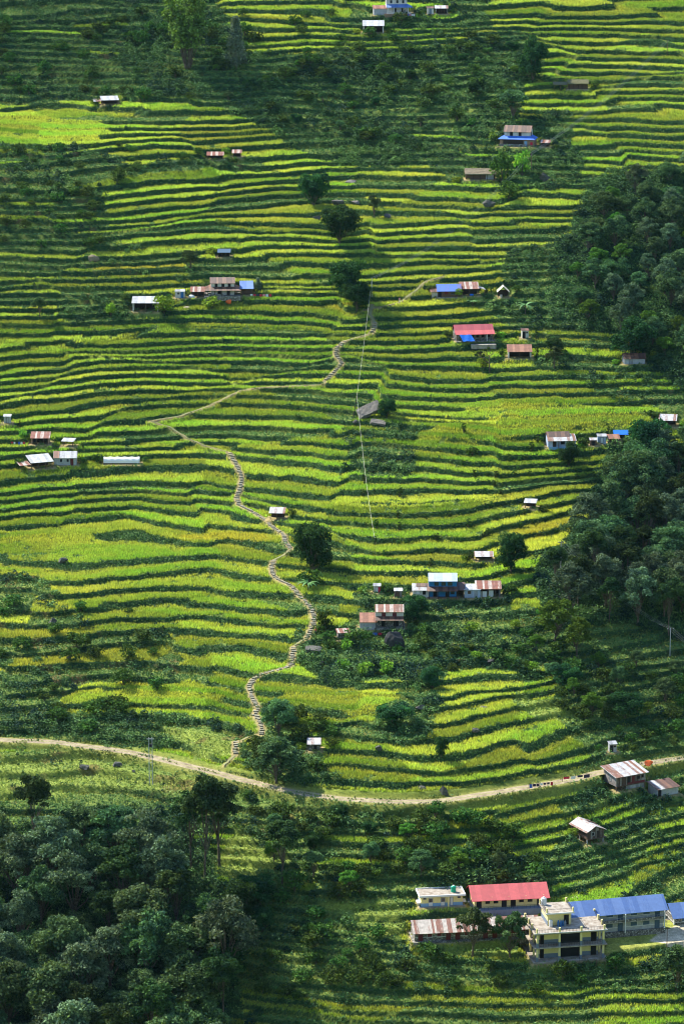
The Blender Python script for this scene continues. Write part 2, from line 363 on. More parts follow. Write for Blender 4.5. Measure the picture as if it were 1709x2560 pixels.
def m_ground(t, b):
    a = N(t, 'ShaderNodeAttribute', attribute_name='tint'); co = objco(t)
    n1 = noise(t, .9, co, 5, .7); n2 = noise(t, 4.0, co, 3, .7)
    r1 = ramp(t, n1, [(.3, (.55,.6,.5)), (.7, (1.35,1.3,1.2))]); r2 = ramp(t, n2, [(.3, (.6,.6,.6)), (.7, (1.4,1.4,1.4))])
    c = mixc(t, 1.0, a.outputs[0], r1.outputs[0], 'MULTIPLY'); c = mixc(t, 1.0, c, r2.outputs[0], 'MULTIPLY')
    t.links.new(c, b.inputs['Base Color'])
    bp = N(t, 'ShaderNodeBump'); bp.inputs['Strength'].default_value = .8; bp.inputs['Distance'].default_value = .25
    t.links.new(n2, bp.inputs['Height']); t.links.new(bp.outputs[0], b.inputs['Normal'])
mat('ground', rough=.95, nodes=m_ground, spec=.05)
def m_leaf(name, trans=.35, rnd=.25, rough=.6, spec=.25):
    m = bpy.data.materials.new(name); m.use_nodes = True; t = m.node_tree; t.nodes.clear()
    o = N(t, 'ShaderNodeOutputMaterial'); a = N(t, 'ShaderNodeAttribute', attribute_name='tint')
    oi = N(t, 'ShaderNodeObjectInfo')
    hs = N(t, 'ShaderNodeHueSaturation')
    mr = N(t, 'ShaderNodeMapRange'); mr.inputs[3].default_value = .5-.035; mr.inputs[4].default_value = .5+.03; t.links.new(oi.outputs['Random'], mr.inputs[0])
    mv = N(t, 'ShaderNodeMapRange'); mv.inputs[3].default_value = 1-rnd; mv.inputs[4].default_value = 1+rnd; t.links.new(oi.outputs['Random'], mv.inputs[0])
    t.links.new(mr.outputs[0], hs.inputs['Hue']); t.links.new(mv.outputs[0], hs.inputs['Value']); t.links.new(a.outputs[0], hs.inputs['Color'])
    p = N(t, 'ShaderNodeBsdfPrincipled'); p.inputs['Roughness'].default_value = rough; p.inputs['Specular IOR Level'].default_value = spec
    tr = N(t, 'ShaderNodeBsdfTranslucent'); mx = N(t, 'ShaderNodeMixShader'); mx.inputs[0].default_value = trans
    tc = mixc(t, 1.0, hs.outputs[0], (1.3, 1.25, .55), 'MULTIPLY')
    t.links.new(hs.outputs[0], p.inputs['Base Color']); t.links.new(tc, tr.inputs[0])
    t.links.new(p.outputs[0], mx.inputs[1]); t.links.new(tr.outputs[0], mx.inputs[2]); t.links.new(mx.outputs[0], o.inputs[0])
    MAT[name] = m; return m
m_leaf('foliage', .22, .25, .8, .06); m_leaf('rice', .40, 0.0, .7, .1); m_leaf('weeds', .12, 0, .7, .1)

# ---------------------------------------------------------------- mesh helpers
def tag(o, label=None, cat=None, group=None, kind=None):
    if label: o['label'] = label
    if cat: o['category'] = cat
    if group: o['group'] = group
    if kind: o['kind'] = kind
    return o
def link(name, me, parent=None):
    o = bpy.data.objects.new(name, me); col.objects.link(o); o.parent = parent; return o
def npmesh(name, V, F, m, tint=None, smooth_=False):
    me = bpy.data.meshes.new(name); V = np.asarray(V, np.float32); F = np.asarray(F, np.int32); k = F.shape[1]
    me.vertices.add(len(V)); me.vertices.foreach_set('co', V.ravel())
    me.loops.add(F.size); me.loops.foreach_set('vertex_index', F.ravel())
    me.polygons.add(len(F)); me.polygons.foreach_set('loop_start', np.arange(0, F.size, k, dtype=np.int32))
    me.polygons.foreach_set('loop_total', np.full(len(F), k, np.int32))
    if smooth_: me.polygons.foreach_set('use_smooth', np.ones(len(F), bool))
    me.update()
    if tint is not None:
        at_ = me.color_attributes.new('tint', 'FLOAT_COLOR', 'POINT')
        c = np.ones((len(V), 4), np.float32); c[:, :3] = tint; at_.data.foreach_set('color', c.ravel())
    me.materials.append(m); return me
# ---------------------------------------------------------------- the hillside
def spread(a, b, st, lo, hi, nlo, nhi):
    mid = np.arange(a, b, st)
    return np.concatenate([a-(a-lo)*(np.linspace(1, 0, nlo, endpoint=False)**2.2), mid, b+(hi-b)*(np.linspace(0, 1, nhi)**2.2)])
xs = spread(-150, 150, .55, -1600, 1600, 60, 60)
ys = np.concatenate([np.linspace(-300, 600, 40), np.arange(606, 690, 4), np.arange(690, 900, .30), np.arange(900, 1060, .34), np.arange(1060, 1275, .42), np.arange(1277, 1340, 3), 1340+(3200-1340)*np.linspace(.01, 1, 40)**1.8])
GXX, GYY = np.meshgrid(xs, ys, indexing='ij')
Zg = np.empty(GXX.shape); Fg = np.empty(GXX.shape); TI = np.empty(GXX.shape+(3,), np.float32)
def ground_tint(x, y, f, wr, rnd, free, roadd, ym, wood):
    rice = cov('rice', x, y); dry = cov('dry', x, y); shrub = cov('shrub', x, y); lush = cov('lush', x, y)
    n = fbm(x/9, y/7, 4); n2 = fbm(x/2.5, y/2.5, 2)
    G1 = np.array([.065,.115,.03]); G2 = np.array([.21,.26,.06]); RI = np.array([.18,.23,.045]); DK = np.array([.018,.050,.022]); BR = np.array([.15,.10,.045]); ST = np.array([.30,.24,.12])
    k = np.clip(.5+.6*n+.3*n2, 0, 1)[..., None]
    c = G1*(1-k)+G2*k*.8+G1*k*.2
    c = c*(1-lush[..., None]*.0)
    isr = planted(x, y, f, wr, rnd)[..., None]*((f < 1-wr) | (cov('flat', x, y) > .5))[..., None]
    c = np.where(isr, RI, c)
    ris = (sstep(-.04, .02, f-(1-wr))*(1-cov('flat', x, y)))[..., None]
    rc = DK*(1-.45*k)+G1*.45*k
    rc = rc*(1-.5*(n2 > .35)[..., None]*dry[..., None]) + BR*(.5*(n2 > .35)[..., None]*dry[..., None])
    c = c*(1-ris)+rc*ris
    # the grassy lip of each terrace
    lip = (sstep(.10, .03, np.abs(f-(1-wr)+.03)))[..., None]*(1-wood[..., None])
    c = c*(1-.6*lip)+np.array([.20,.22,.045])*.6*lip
    lw = cov('lawn', x, y)[..., None]; c = c*(1-lw)+np.array([.19,.24,.05])*(1+.3*n2[..., None])*lw
    bare = (sstep(.25, .5, fbm(x/6, y/5, 6)+dry*.55-.35)*(rice < .5))[..., None]
    c = c*(1-bare*.7)+BR*bare*.7
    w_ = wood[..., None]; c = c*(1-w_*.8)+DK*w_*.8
    fr = free[..., None]; c = c*fr + ST*(1-fr)
    vg = (sstep(4.5, 3.0, roadd))[..., None]; c = c*(1-vg*.7)+np.array([.17,.19,.04])*vg*.7
    yk = ym[..., None]; c = np.where(yk, np.array([.27,.29,.07])*(1+.3*n2[..., None]), c)
    for dp in DIRT: c = np.where(inpoly(dp, x, y)[..., None], np.array([.50,.43,.33])*(1+.35*n2[..., None]), c)
    return c
for i0 in range(0, len(xs), 60):
    sl = slice(i0, i0+60)
    r = terr(GXX[sl], GYY[sl]); Zg[sl] = r[0]; Fg[sl] = r[1]
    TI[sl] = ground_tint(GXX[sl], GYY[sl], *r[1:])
nx, ny = len(xs), len(ys)
idx = (np.arange(nx-1)[:, None]*ny+np.arange(ny-1)[None, :]).ravel()
F = np.stack([idx, idx+ny, idx+ny+1, idx+1], 1)
V = np.stack([GXX.ravel(), GYY.ravel(), Zg.ravel()], 1)
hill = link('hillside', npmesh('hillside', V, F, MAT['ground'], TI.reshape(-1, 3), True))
tag(hill, 'green terraced hillside', None, None, 'structure')
del V, F, TI
def inview(x, y, z, mx=110, my=110):
    px, py, s = project(x, y, z); return (px > -mx) & (px < 1709+mx) & (py > -my) & (py < 2560+my*2)

# ---------------------------------------------------------------- rice, weeds and undergrowth (nobody could count them)
def scatter(cell, seed):
    """jittered points over the part of the slope that can be seen, one per cell (m)"""
    r_ = np.random.default_rng(seed)
    x = np.arange(-140, 140, cell); y = np.arange(700, 1270, cell)
    X, Y = np.meshgrid(x, y, indexing='ij'); X = X.ravel(); Y = Y.ravel()
    k = np.abs(X) < Y*.1+14; X = X[k]; Y = Y[k]
    X = X+(r_.random(len(X))-.5)*cell; Y = Y+(r_.random(len(Y))-.5)*cell
    out = [terr(X[i:i+200000], Y[i:i+200000]) for i in range(0, len(X), 200000)]
    T = [np.concatenate([o[j] for o in out]) for j in range(8)]
    k = inview(X, Y, T[0]); return X[k], Y[k], [t[k] for t in T], r_
def blades(x, y, z, h, colr, r_, n=5, wd=.13, spreadr=.30):
    """n upright leaning blades (triangles) at every point"""
    m = len(x); a = r_.random((m, n))*6.283; rr = spreadr*np.sqrt(r_.random((m, n)))
    bx = x[:, None]+rr*np.cos(a); by = y[:, None]+rr*np.sin(a); hh = h[:, None]*(.65+.5*r_.random((m, n)))
    ln = (.15+.35*r_.random((m, n)))*hh; a2 = a+r_.normal(0, .7, (m, n))
    tw = r_.random((m, n))*3.14; cw, sw = np.cos(tw)*wd, np.sin(tw)*wd; bz = z[:, None]-.05+0*bx
    V = np.stack([np.stack([bx-cw, by-sw, bz], -1), np.stack([bx+cw, by+sw, bz], -1), np.stack([bx+ln*np.cos(a2), by+ln*np.sin(a2), bz+hh], -1)], 2).reshape(-1, 3)
    F = np.arange(len(V)).reshape(-1, 3)
    cc = colr[:, None, None, :]*(.55+.9*r_.random((m, n, 1, 1)))*np.array([.8,.8,1.1])[None, None, :, None]**1
    return V, F, cc.repeat(1, 2).reshape(-1, 3) if cc.shape[2] == 3 else cc
def leaves(Cn, size, colr, r_, up=.45):
    """one leaf-shaped quad per centre"""
    m = len(Cn); n = r_.normal(0, 1, (m, 3)); n[:, 2] = np.abs(n[:, 2])+up; n /= np.linalg.norm(n, axis=1)[:, None]
    t = r_.normal(0, 1, (m, 3)); t -= (t*n).sum(1)[:, None]*n; t /= np.linalg.norm(t, axis=1)[:, None]; q = np.cross(n, t)
    s = np.asarray(size)[:, None] if np.ndim(size) else size
    V = np.stack([Cn-t*s, Cn-q*s*.55, Cn+t*s, Cn+q*s*.55], 1).reshape(-1, 3)
    cc = np.repeat(colr*(.55+.9*r_.random((m, 1))), 4, 0)
    return V, np.arange(len(V)).reshape(-1, 4), cc
X, Y, T, r_ = scatter(.50, 11)
Z, f, wr, rnd, free, roadd, ym, wood = T
rice = cov('rice', X, Y); dry = cov('dry', X, Y)
k = ((f < 1-wr+.03) | (cov('flat', X, Y) > .5)) & planted(X, Y, f, wr, rnd) & (free > .85) & (roadd > 4.2) & (~ym)
pass
x, y, z, rd = X[k], Y[k], Z[k], rnd[k]
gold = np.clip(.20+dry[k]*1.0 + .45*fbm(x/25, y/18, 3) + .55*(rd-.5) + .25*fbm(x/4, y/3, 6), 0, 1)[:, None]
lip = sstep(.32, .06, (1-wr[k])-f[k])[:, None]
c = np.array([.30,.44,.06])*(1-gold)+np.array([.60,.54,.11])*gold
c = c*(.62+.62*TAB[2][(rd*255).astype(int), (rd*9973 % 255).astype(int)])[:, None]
c = c*(1-.5*lip)+np.array([.62,.52,.10])*.5*lip  # bright highlight along each field's front edge, painted into the rice as gold
c = np.where(dry[k][:, None] > .8, np.array([.46,.38,.07])*(.8+.4*r_.random((len(x), 1))), c)
h = (.74+.20*vn(x/2.2, y/2.2, 1)+.15*vn(x/20, y/20, 2))*(.9+.2*rd)
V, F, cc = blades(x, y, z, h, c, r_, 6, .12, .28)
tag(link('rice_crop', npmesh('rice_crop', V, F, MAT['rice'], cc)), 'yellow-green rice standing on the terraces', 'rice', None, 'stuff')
print('rice', len(x))
# grass and weeds on the terrace walls, lips and waste ground
k = (((free > .15+.4*vn(X/1.5, Y/1.5, 3))) | (roadd < 2.5)) & ((roadd > 1.75+.7*vn(X/2.5, Y/2.5, 1)) | ((roadd < .32) & (vn(X/3, Y/3, 5) > -.3))) & (~ym) & ((f > 1-wr-.10) & (cov('flat', X, Y) < .6) | ~planted(X, Y, f, wr, rnd))
k &= r_.random(len(k)) < np.where(f > 1-wr-.1, .85, .55)
x, y, z = X[k], Y[k], Z[k]; n = np.clip(.5+.5*fbm(x/7, y/5, 2), 0, 1)[:, None]; dr = dry[k][:, None]; ri = (f[k] > 1-wr[k]-.02)[:, None]; wd_ = wood[k][:, None]
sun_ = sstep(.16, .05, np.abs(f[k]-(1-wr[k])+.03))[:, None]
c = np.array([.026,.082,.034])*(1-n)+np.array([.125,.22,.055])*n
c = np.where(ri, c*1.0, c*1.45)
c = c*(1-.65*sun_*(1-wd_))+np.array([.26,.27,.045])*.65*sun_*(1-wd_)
lw = (cov('lawn', x, y)*(.55+.45*vn(x/4, y/3, 3)))[:, None]; c = c*(1-lw)+np.array([.25,.34,.06])*lw
c = c*(1-.35*dr)+np.array([.24,.19,.06])*.35*dr*n+c*.35*dr*(1-n)
h = (.30+.42*r_.random(len(x)))*(1-.5*cov('lawn', x, y))*(1+.6*np.maximum(vn(x/3, y/2, 6), 0)); C_ = np.stack([x, y, z+.18+.25*r_.random(len(x))], 1)
V, F, cc = leaves(C_, .20+.16*r_.random(len(x)), c, r_)
V2, F2, cc2 = blades(x, y, z, h, c, r_, 3, .10, .3)
tag(link('wild_grass', npmesh('wild_grass', V2, F2, MAT['weeds'], cc2)), 'rough green grass on terrace walls and waste ground', 'grass', None, 'stuff')
tag(link('leafy_weeds', npmesh('leafy_weeds', V, F, MAT['weeds'], cc)), 'low leafy weeds covering the terrace walls', 'weeds', None, 'stuff')
print('weeds', len(x))
# undergrowth: leafy clumps, small ones everywhere on the banks and large ones in the scrub
def clumps(cell, seed, small):
    X, Y, T, r_ = scatter(cell, seed)
    Z, f, wr, rnd, free, roadd, ym, wood = T
    sh = cov('shrub', X, Y); rice = cov('rice', X, Y); fl = cov('flat', X, Y)
    nz = sstep(-.1, .35, fbm(X/16, Y/11, 3)); edge = (f > 1-wr-.2)
    if small: pr = np.clip(sh*(.25+1.2*nz)+.06, 0, 1)*np.where(edge, 1.3, np.where(rice > .5, .05, .5))+.16*edge*(vn(X/5, Y/4, 2) > .15)*(fl < .5)
    else: pr = np.clip((sh-.10)*(.25+2.0*sstep(-.05, .3, fbm(X/13, Y/7, 6))), 0, 1)*np.where(edge, 1.2, .6)
    k = (free > (.7 if small else .95)) & (roadd > (3 if small else 5)) & (~ym) & (r_.random(len(X)) < pr)
    x, y, z = X[k], Y[k], Z[k]; sh = sh[k]; m = len(x)
    rad = (.30+.5*r_.random(m)**1.5)*(.8+.6*sh) if small else (.9+1.3*r_.random(m)**1.5)*(.8+.6*sh)
    nl = 26 if small else 120; d = r_.normal(0, 1, (m, nl, 3)); d /= np.linalg.norm(d, axis=2)[..., None]; d[..., 2] = np.abs(d[..., 2])*1.25-.15
    lob = 1+.28*np.sin(d[..., 0]*5+r_.random((m, 1))*6)*np.cos(d[..., 1]*5+r_.random((m, 1))*6)
    Cn = np.stack([x, y, z+rad*.25], 1)[:, None, :]+d*(rad[:, None]*(.7+.35*r_.random((m, nl)))*lob)[..., None]
    n = np.clip(.45+.6*fbm(x/12, y/9, 5)+r_.normal(0, .22, m), 0, 1)[:, None]
    c = np.array([.009,.038,.022])*(1-n)+np.array([.12,.22,.055])*n
    c = np.repeat(c, nl, 0); Cn = Cn.reshape(-1, 3); size = np.repeat(.15+.12*np.minimum(rad, 1.2), nl)*(.7+.6*r_.random(m*nl))
    print('clumps', m); return leaves(Cn, size, c, r_, .6)
L_ = [clumps(1.3, 12, True), clumps(2.35, 13, False)]
V = np.concatenate([l[0] for l in L_]); F = np.arange(len(V)).reshape(-1, 4); cc = np.concatenate([l[2] for l in L_])
tag(link('undergrowth', npmesh('undergrowth', V, F, MAT['weeds'], cc)), 'dense dark green undergrowth between the fields', 'undergrowth', None, 'stuff')
# ---------------------------------------------------------------- trees and shrubs
def tubes(P, n=6):
    """P: list of polylines [(x,y,z,r)...] -> one mesh of tapered tubes"""
    V = []; F = []
    for line in P:
        L = [np.array(p[:3], float) for p in line]; st = len(V)
        for i, p in enumerate(L):
            d = (L[min(i+1, len(L)-1)]-L[max(i-1, 0)]); d /= np.linalg.norm(d)+1e-9
            a = np.cross(d, [0.31, .77, .1] if abs(d[2]) > .5 else [0, 0, 1]); a /= np.linalg.norm(a)+1e-9; b_ = np.cross(d, a)
            for k in range(n):
                t = 6.2832*k/n; V.append(p+(a*math.cos(t)+b_*math.sin(t))*line[i][3])
        for i in range(len(L)-1):
            for k in range(n):
                F.append((st+i*n+k, st+i*n+(k+1) % n, st+(i+1)*n+(k+1) % n, st+(i+1)*n+k))
    return np.array(V), np.array(F)
def m_bark(t, b):
    co = objco(t); n = noise(t, 3.0, co, 4); r = ramp(t, n, [(.3, (.05,.035,.022)), (.7, (.17,.14,.10))]); t.links.new(r.outputs[0], b.inputs['Base Color'])
mat('bark', rough=.9, nodes=m_bark)
def tree_mesh(seed, H, rx, kind='round', nleaf=3600, lsz=.30, dark=(.020,.055,.020), light=(.075,.13,.022)):
    """crown and trunk meshes of a tree H metres tall, crown radius rx"""
    r = np.random.default_rng(seed); dark = np.array(dark); light = np.array(light)
    lines = []; cl = []
    if kind in ('round', 'wide', 'tall', 'sparse', 'bush', 'slender'):
        zb = {'round': .05, 'wide': .12, 'tall': .14, 'sparse': .2, 'bush': .02, 'slender': .36}[kind]*H
        rz = (H-zb)/2; cz = zb+rz; ncl = {'round': 46, 'wide': 52, 'tall': 50, 'sparse': 40, 'bush': 34, 'slender': 34}[kind]
        off = r.normal(0, .06*rx, 2)
        for i in range(ncl):
            d = r.normal(0, 1, 3); d /= np.linalg.norm(d)
            if d[2] < -.45 and kind not in ('round', 'bush'): d[2] *= -.6
            q = {'round': .82, 'bush': .8}.get(kind, .86)*(1 if r.random() < .75 else .5)
            q *= .86+.22*r.random()
            wz = 1.0 - (.25 if kind in ('tall', 'slender') else 0)*max(d[2], 0)
            c = np.array([d[0]*rx*q*wz+off[0]*d[2], d[1]*rx*q*wz+off[1]*d[2], cz+d[2]*rz*q])
            cr = rx*{'round': .30, 'bush': .34, 'sparse': .24, 'slender': .28}.get(kind, .27)*(.7+.6*r.random())
            cl.append((c, cr, r.random()))
        k = 5 if kind != 'bush' else 3
        top = cz+rz*.35
        tr0 = max(.10, .028*H)*{'round': 1.3, 'slender': .5}.get(kind, 1)
        lean = r.normal(0, .03*H, 2)
        lines.append([(0, 0, -.6, tr0*1.3), (0, 0, .3, tr0), (lean[0]*.4, lean[1]*.4, zb, tr0*.75), (lean[0], lean[1], cz, tr0*.5), (lean[0]*1.1, lean[1]*1.1, top, tr0*.18)])
        for i in r.permutation(len(cl))[:k+7]:
            c = cl[i][0]; s0 = zb*(.6+.6*r.random()); b0 = np.array([lean[0]*.4, lean[1]*.4, min(s0, cz)]); m_ = (b0+c)/2+np.array([0, 0, .08*H])*r.normal()*.5
            lines.append([(*b0, tr0*.42), (*m_, tr0*.26), (*c, tr0*.07)])
    elif kind == 'conifer':
        n = 60
        for i in range(n):
            t = (i+.5)/n; z = H*(.10+.88*t); rr = rx*(1-t)**.7*(.75+.3*r.random())+.15; a = i*2.4+r.normal(0, .3)
            cl.append((np.array([math.cos(a)*rr*.72, math.sin(a)*rr*.72, z]), .30*rx+.25*rr*.6, r.random()))
        lines.append([(0, 0, -.5, .03*H), (0, 0, H*.5, .018*H), (0, 0, H*.97, .03)])
    elif kind == 'bamboo':
        for i in range(34):
            a = r.random()*6.28; t = r.random()**.6; sp = rx*(.25+.75*t); hh = H*(.45+.55*r.random())
            tip = np.array([math.cos(a)*sp, math.sin(a)*sp, hh]); b0 = np.array([math.cos(a)*.3*rx*.4, math.sin(a)*.3*rx*.4, -.3])
            m_ = b0*.4+tip*.6; m_[2] = hh*.75
            lines.append([(*b0, .07), (*m_, .05), (*tip, .015)])
            for q in (.45, .65, .85, 1.0):
                p = (b0*(1-q)**2+2*m_*q*(1-q)+tip*q*q); cl.append((p, .16*rx+.35, r.random()))
    elif kind == 'bare':
        def grow(p, d, L, rad, dep):
            q = p+d*L; lines.append([(*p, rad), (*((p+q)/2+r.normal(0, .05*L, 3)), rad*.85), (*q, rad*.65)])
            if dep == 0:
                if r.random() < .25: cl.append((q, .22, r.random()))
                return
            for _ in range(3 if dep > 1 else 2):
                e = d+r.normal(0, .55, 3); e[2] = abs(e[2])*.9+.1; e /= np.linalg.norm(e); grow(q, e, L*.68, rad*.6, dep-1)
        grow(np.array([0, 0, -.3]), np.array([.08, 0, 1.]), H*.33, .20, 4); nleaf = 420
    tot = sum(c[1]**2 for c in cl); Cn = []; CC = []
    zmin = min(c[0][2]-c[1] for c in cl); zmax = max(c[0][2]+c[1] for c in cl)
    for c, cr, v in cl:
        m = max(6, int(nleaf*cr*cr/tot)); d = r.normal(0, 1, (m, 3)); d /= np.linalg.norm(d, axis=1)[:, None]
        d[:, 2] = np.where(d[:, 2] < -.3, -d[:, 2], d[:, 2]); q = cr*(.55+.55*r.random(m))
        Cn.append(c+d*q[:, None]*np.array([1, 1, .8])); vv = np.clip(v*.75+r.normal(0, .14, m)+.1, 0, 1)[:, None]; CC.append(dark*(1-vv)+light*vv)
    Cn = np.concatenate(Cn); CC = np.concatenate(CC)
    V, F, cc = leaves(Cn, lsz*(.7+.6*r.random(len(Cn))), CC, r, .35)
    tv, tf = tubes(lines)
    return npmesh('crown', V, F, MAT['foliage'], cc), npmesh('trunk', tv, tf, MAT['bark'], None, True)
VAR = {}
def variants(key, n, **kw):
    VAR[key] = [tree_mesh(hash_(key)+i*13, **kw) for i in range(n)]
def hash_(s): return sum(ord(c)*(i+3) for i, c in enumerate(s)) % 9973
variants('round', 3, H=8, rx=4.6, kind='round', nleaf=8500, lsz=.25, dark=(.010,.045,.020), light=(.045,.12,.03))
variants('wood', 6, H=11, rx=4.8, kind='tall', nleaf=7500, lsz=.27, dark=(.020,.060,.030), light=(.15,.25,.09))
variants('woodw', 4, H=9, rx=5.4, kind='wide', nleaf=7500, lsz=.27, dark=(.015,.050,.028), light=(.12,.22,.07))
variants('woodp', 3, H=12, rx=4.4, kind='tall', nleaf=6500, lsz=.25, dark=(.026,.060,.040), light=(.18,.26,.13))
variants('tall', 3, H=13, rx=3.4, kind='slender', nleaf=5200, lsz=.26, dark=(.020,.050,.022), light=(.07,.12,.03))
variants('sparse', 3, H=8, rx=3.2, kind='sparse', nleaf=4200, lsz=.22, dark=(.03,.06,.025), light=(.10,.15,.05))
variants('conifer', 2, H=11, rx=2.6, kind='conifer', nleaf=3600, lsz=.24, dark=(.06,.09,.06), light=(.18,.23,.15))
variants('bamboo', 2, H=12, rx=4.0, kind='bamboo', nleaf=7000, lsz=.30, dark=(.08,.18,.03), light=(.16,.32,.07))
variants('bright', 2, H=8, rx=3.8, kind='sparse', nleaf=5000, lsz=.24, dark=(.05,.13,.02), light=(.14,.27,.035))
variants('bare', 1, H=6.5, rx=3, kind='bare')
variants('bush', 5, H=2.4, rx=1.7, kind='bush', nleaf=620, lsz=.20, dark=(.018,.055,.016), light=(.08,.15,.025))
variants('post', 3, H=2.6, rx=.62, kind='bush', nleaf=240, lsz=.17, dark=(.018,.055,.016), light=(.07,.13,.02))
variants('limebush', 2, H=2.6, rx=1.6, kind='bush', nleaf=620, lsz=.20, dark=(.08,.18,.02), light=(.24,.40,.04))
BASEH = dict(woodp=(12, 4.4), round=(8, 4.6), wood=(11, 4.8), woodw=(9, 5.4), tall=(13, 3.4), sparse=(8, 3.2), conifer=(11, 2.6), bamboo=(12, 4.0), bright=(8, 3.8), bare=(6.5, 3), bush=(2.4, 1.7), post=(2.6, .62), limebush=(2.6, 1.6))
tree_count = 0
TREES = []
def tree_at(x, y, z, key, hh, ww, name, label, cat, group=None):
    """hh: height m, ww: crown width m"""
    global tree_count
    cm, tm = VAR[key][tree_count % len(VAR[key])]; tree_count += 1
    r = bpy.data.objects.new(name, None); col.objects.link(r); r.location = (x, y, z-.1); r.empty_display_size = .5
    bh, br = BASEH[key]
    r.scale = (ww/2/br, ww/2/br, hh/bh); r.rotation_euler = (0, 0, random.random()*6.28)
    tag(r, label, cat, group)
    a = link('crown', cm, r); b = link('trunk' if key not in ('bush', 'post', 'limebush') else 'stem', tm, r)
    TREES.append((x, y, ww/2)); return r
def tree(px, py, key, hpx, wpx, name, label, cat='tree', group=None):
    """px, py: the foot in the photograph; hpx, wpx: its size there"""
    x, y, z = at(px, py); s = project(x, y, z)[2]
    k_ = 1.12 if key == 'round' else 1.0
    return tree_at(x, y, z, key, hpx/s/.96*k_, wpx/s*k_, name, label, cat, group)
tree(785,518,'round',80,66,'broadleaf_tree','dense dark round tree, highest of the dark trees down the middle of the slope')
tree(848,606,'round',78,92,'broadleaf_tree','broad dome-shaped dark tree alone between pale rice terraces, above the pair of round trees')
tree(872,752,'round',88,88,'broadleaf_tree','large dark leafy tree behind a smaller round one, left of the pale cable')
tree(891,775,'round',64,68,'broadleaf_tree','smaller round dark tree in front of a bigger one by the footpath')
tree(1330,207,'round',94,66,'broadleaf_tree','tall dark oval tree left of the thatched hut on the upper right')
tree(782,1432,'round',108,90,'broadleaf_tree','dark spreading tree with a visible trunk right of the stone stairs')
tree(1624,1150,'round',96,92,'broadleaf_tree','big round dark green tree right of the blue tarpaulin shelter')
tree(1580,898,'round',86,102,'broadleaf_tree','broad glossy dark tree just above the grey barn at the edge of the right wood')
tree(1276,1428,'round',82,70,'broadleaf_tree','dark leafy tree standing below the patched tin roof')
tree(1384,920,'sparse',52,46,'small_tree','small pale-leaved tree right of the open tin-roofed barn')
tree(1386,882,'round',34,44,'small_tree','low dark tree on the terrace above the small pale-leaved tree')
tree(1037,1549,'round',52,62,'broadleaf_tree','round dark tree between the rusty-roofed house and the blue house')
tree(985,1812,'round',50,80,'broadleaf_tree','wide low dark tree in the middle of bright rice above the dirt road')
tree(1080,1722,'round',48,52,'broadleaf_tree','small dark round tree above the bright curved rice terraces on the lower slope')
tree(1102,1892,'round',44,34,'small_tree','narrow dark little tree just above the middle of the dirt road')
tree(697,1842,'wood',92,84,'broadleaf_tree','dark bushy tree hugging the right side of the lower stone stairs')
tree(690,1958,'wood',110,112,'broadleaf_tree','large bushy blue-green tree between the foot of the stairs and the road')
tree(966,1045,'round',42,42,'small_tree','dark bushy tree leaning on the tilted grey rock slab')
tree(470,165,'bamboo',170,112,'bamboo_clump','tall light green bamboo clump at the top left')
tree(590,176,'conifer',128,56,'pale_tree','tall pale grey-green tree right of the bamboo clump at the top')
tree(476,680,'sparse',56,42,'small_tree','small light green tree at the end of the dry terraces above the farmhouse')
tree(100,790,'sparse',46,40,'small_tree','small round tree on a terrace at the left edge')
tree(935,545,'sparse',58,34,'small_tree','thin young tree with a bare stem right of the topmost round tree')
tree(1222,930,'bare',72,70,'bare_tree','leafless grey tree below the red-roofed farm')
tree(812,1578,'bush',52,46,'grassy_shrub','rounded grey-green tussock beside the stone stairs near the stone hut')
tree(1181,2384,'sparse',122,90,'school_tree','slim-trunked tree standing in front of the rusty long roof, the left one of two')
tree(1274,2396,'sparse',122,88,'school_tree','dense-crowned tree at the left corner of the yellow school')
tree(1690,2475,'sparse',110,110,'broadleaf_tree','dark feathery tree at the right edge below the school yard')
tree(512,2195,'tall',258,104,'slender_tree','tall slender tree with long bare trunk left in the group below the road')
tree(548,2165,'tall',236,130,'slender_tree','tall slender tree with a blue-green crown rising to just below the road')
tree(478,2170,'tall',200,92,'slender_tree','thin slender tree, leftmost of the long-trunked ones below the road')
tree(374,2262,'conifer',150,68,'conifer_tree','pointed pale green conifer-like tree in the left wood')
for a_ in ((605,2300,90,80),(640,2262,70,84),(592,2385,96,90),(560,2470,90,96),(655,2330,56,60)):
    tree(a_[0],a_[1],'round',a_[2],a_[3],'broadleaf_tree','low dark glossy tree along the right-hand border of the bottom left wood','tree','dark trees bordering the bottom left wood')
tree(705,2210,'tall',160,92,'slender_tree','feathery blue-green tree below the road right of the long-trunked trees')
tree(1205,920,'limebush',26,30,'small_shrub','low bright shrub at the foot of the leafless grey tree','shrub')
tree(1385,1610,'bright',110,96,'bright_tree','bright green tree in front of the dark right wood, left of the power lines')
tree(1440,1640,'bright',92,80,'bright_tree','bright green tree tucked against the dark wood, right of its taller neighbour')
tree(1480,1790,'bright',60,60,'bright_tree','light green young tree on the scrubby slope at the right')
tree(1415,1905-190,'round',50,64,'broadleaf_tree','dark tree on the scrub slope below the right wood')
tree(1560,1795,'round',56,78,'broadleaf_tree','dark spreading tree alone on the scrubby slope under the power line')
tree(1280,300,'wood',74,84,'leafy_tree','bushy green tree right behind the house with the blue skirt roof')
tree(1255,460,'bush',74,58,'bamboo_clump','light green bamboo-like clump below the house with the blue skirt roof','bush')
tree(1305,440,'limebush',62,44,'bright_shrub','bright lime shrub below the terrace of the house with the blue skirt roof','shrub')
tree(410,785,'limebush',48,56,'bright_shrub','bright climbing bush right of the white open shed','shrub')
tree(530,772,'limebush',30,44,'bright_shrub','yellow-green shrub below the farmhouse yard','shrub')
